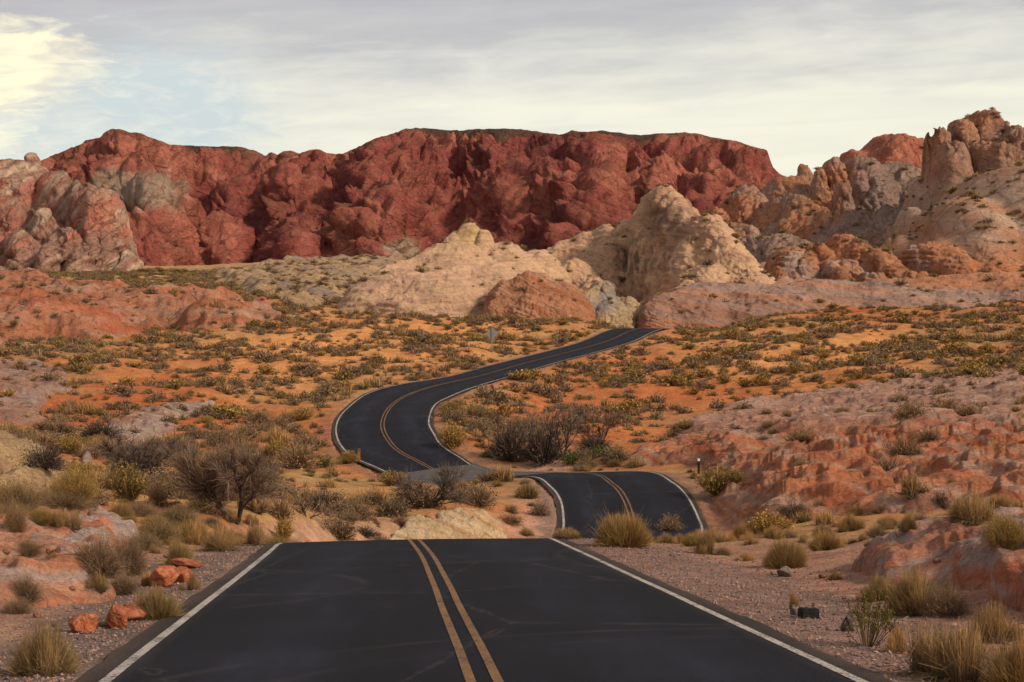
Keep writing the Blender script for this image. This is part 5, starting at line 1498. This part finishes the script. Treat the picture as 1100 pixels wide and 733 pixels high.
nA = wnoise(.16, .75, 3.0, shear=-.05); nB = wnoise(.45, 2.0, 9.0, 8, .6, .6, -.06); nC = wnoise(.9, 2.6, 21.0, 8, .6, .8)
# overcast sheet: cream low down, lavender grey higher
g = wm('ADD', wm('SUBTRACT', eld, wm('MULTIPLY', azd, .06)), wm('ADD', wm('MULTIPLY', wm('SUBTRACT', nA, .5), 4.6), wm('MULTIPLY', wm('SUBTRACT', nB, .5), 1.7)))
sheet = wramp(wm('DIVIDE', g, 14.0), [(.0, (.318, .302, .238)), (.48, (.318, .302, .249)), (.58, (.266, .255, .226)), (.68, (.20, .192, .187)), (.80, (.176, .166, .168)), (1.0, (.21, .185, .165))])
stk = wramp(wnoise(.10, 1.35, 51.0, 5, .5, .7, -.05), [(.34, (.83, .85, .875)), (.56, (1.0, 1.0, 1.0)), (.7, (1.05, 1.04, 1.02))])
mm = wn('ShaderNodeMix', data_type='RGBA', blend_type='MULTIPLY'); mm.inputs[0].default_value = .5; wl(sheet, mm.inputs[6]); wl(stk, mm.inputs[7]); sheet = mm.outputs[2]
# the gap of pale blue on the left, with wisps
gap = wm('ADD', wm('MULTIPLY', wblob(-10.6, 6.6, 3.4, 2.6), 1.0), wm('MULTIPLY', wblob(-15.2, 5.6, 1.6, 1.1), .6))
gap = wm('ADD', gap, wm('MULTIPLY', wm('SUBTRACT', nB, .5), .9))
gapf = wramp(gap, [(.22, 0.0), (.75, 1.0)])
wisps = wramp(nC, [(.46, 0.0), (.7, 1.0)])
wis = wm('MULTIPLY', wisps, .8)
# the bright sunlit bank
bank = wm('ADD', wm('ADD', wm('ADD', wblob(-15.0, 8.5, 2.9, 1.0), wblob(-16.3, 7.6, 2.2, 1.3)), wm('MULTIPLY', wblob(-15.8, 5.75, 2.2, .4), .7)), wm('MULTIPLY', wblob(-13.8, 4.9, 2.0, .5), .9))
bank = wm('ADD', bank, wm('ADD', wm('MULTIPLY', wm('SUBTRACT', nB, .5), 1.5), wm('MULTIPLY', wm('SUBTRACT', nC, .5), .8)))
bankf = wramp(bank, [(.36, 0.0), (.95, 1.0)])
bgs = wn('ShaderNodeBackground'); bgs.inputs[1].default_value = .05; wl(sky.outputs[0], bgs.inputs[0])
tint = wn('ShaderNodeBackground'); tint.inputs[1].default_value = 1.0
gapcol = wmix(wmix((.218, .232, .224), (.29, .281, .243), wis), (.322, .31, .25), wramp(wm('DIVIDE', eld, 10.0), [(.2, .8), (.5, 0.0)]))
wl(wmix(wmix(sheet, gapcol, gapf), wmix((.30, .275, .215), (.40, .355, .235), wramp(nB, [(.36, 0.0), (.58, 1.0)])), bankf), tint.inputs[0])
cover = wm('SUBTRACT', .90, wm('MULTIPLY', gapf, .10))
ms = wn('ShaderNodeMixShader'); wl(cover, ms.inputs[0]); wl(bgs.outputs[0], ms.inputs[1]); wl(tint.outputs[0], ms.inputs[2])
out = wn('ShaderNodeOutputWorld'); wl(ms.outputs[0], out.inputs[0])
w.cycles.sampling_method = 'MANUAL'; w.cycles.sample_map_resolution = 512

vs = scene.view_settings; vs.view_transform = 'Standard'; vs.look = 'None'; vs.exposure = 1.6; vs.gamma = 1.0; vs.use_curve_mapping = False
scene.cycles.max_bounces = 5; scene.cycles.diffuse_bounces = 3; scene.cycles.transparent_max_bounces = 4
print('total', time.time() - T0, 'objects', len(scene.objects))
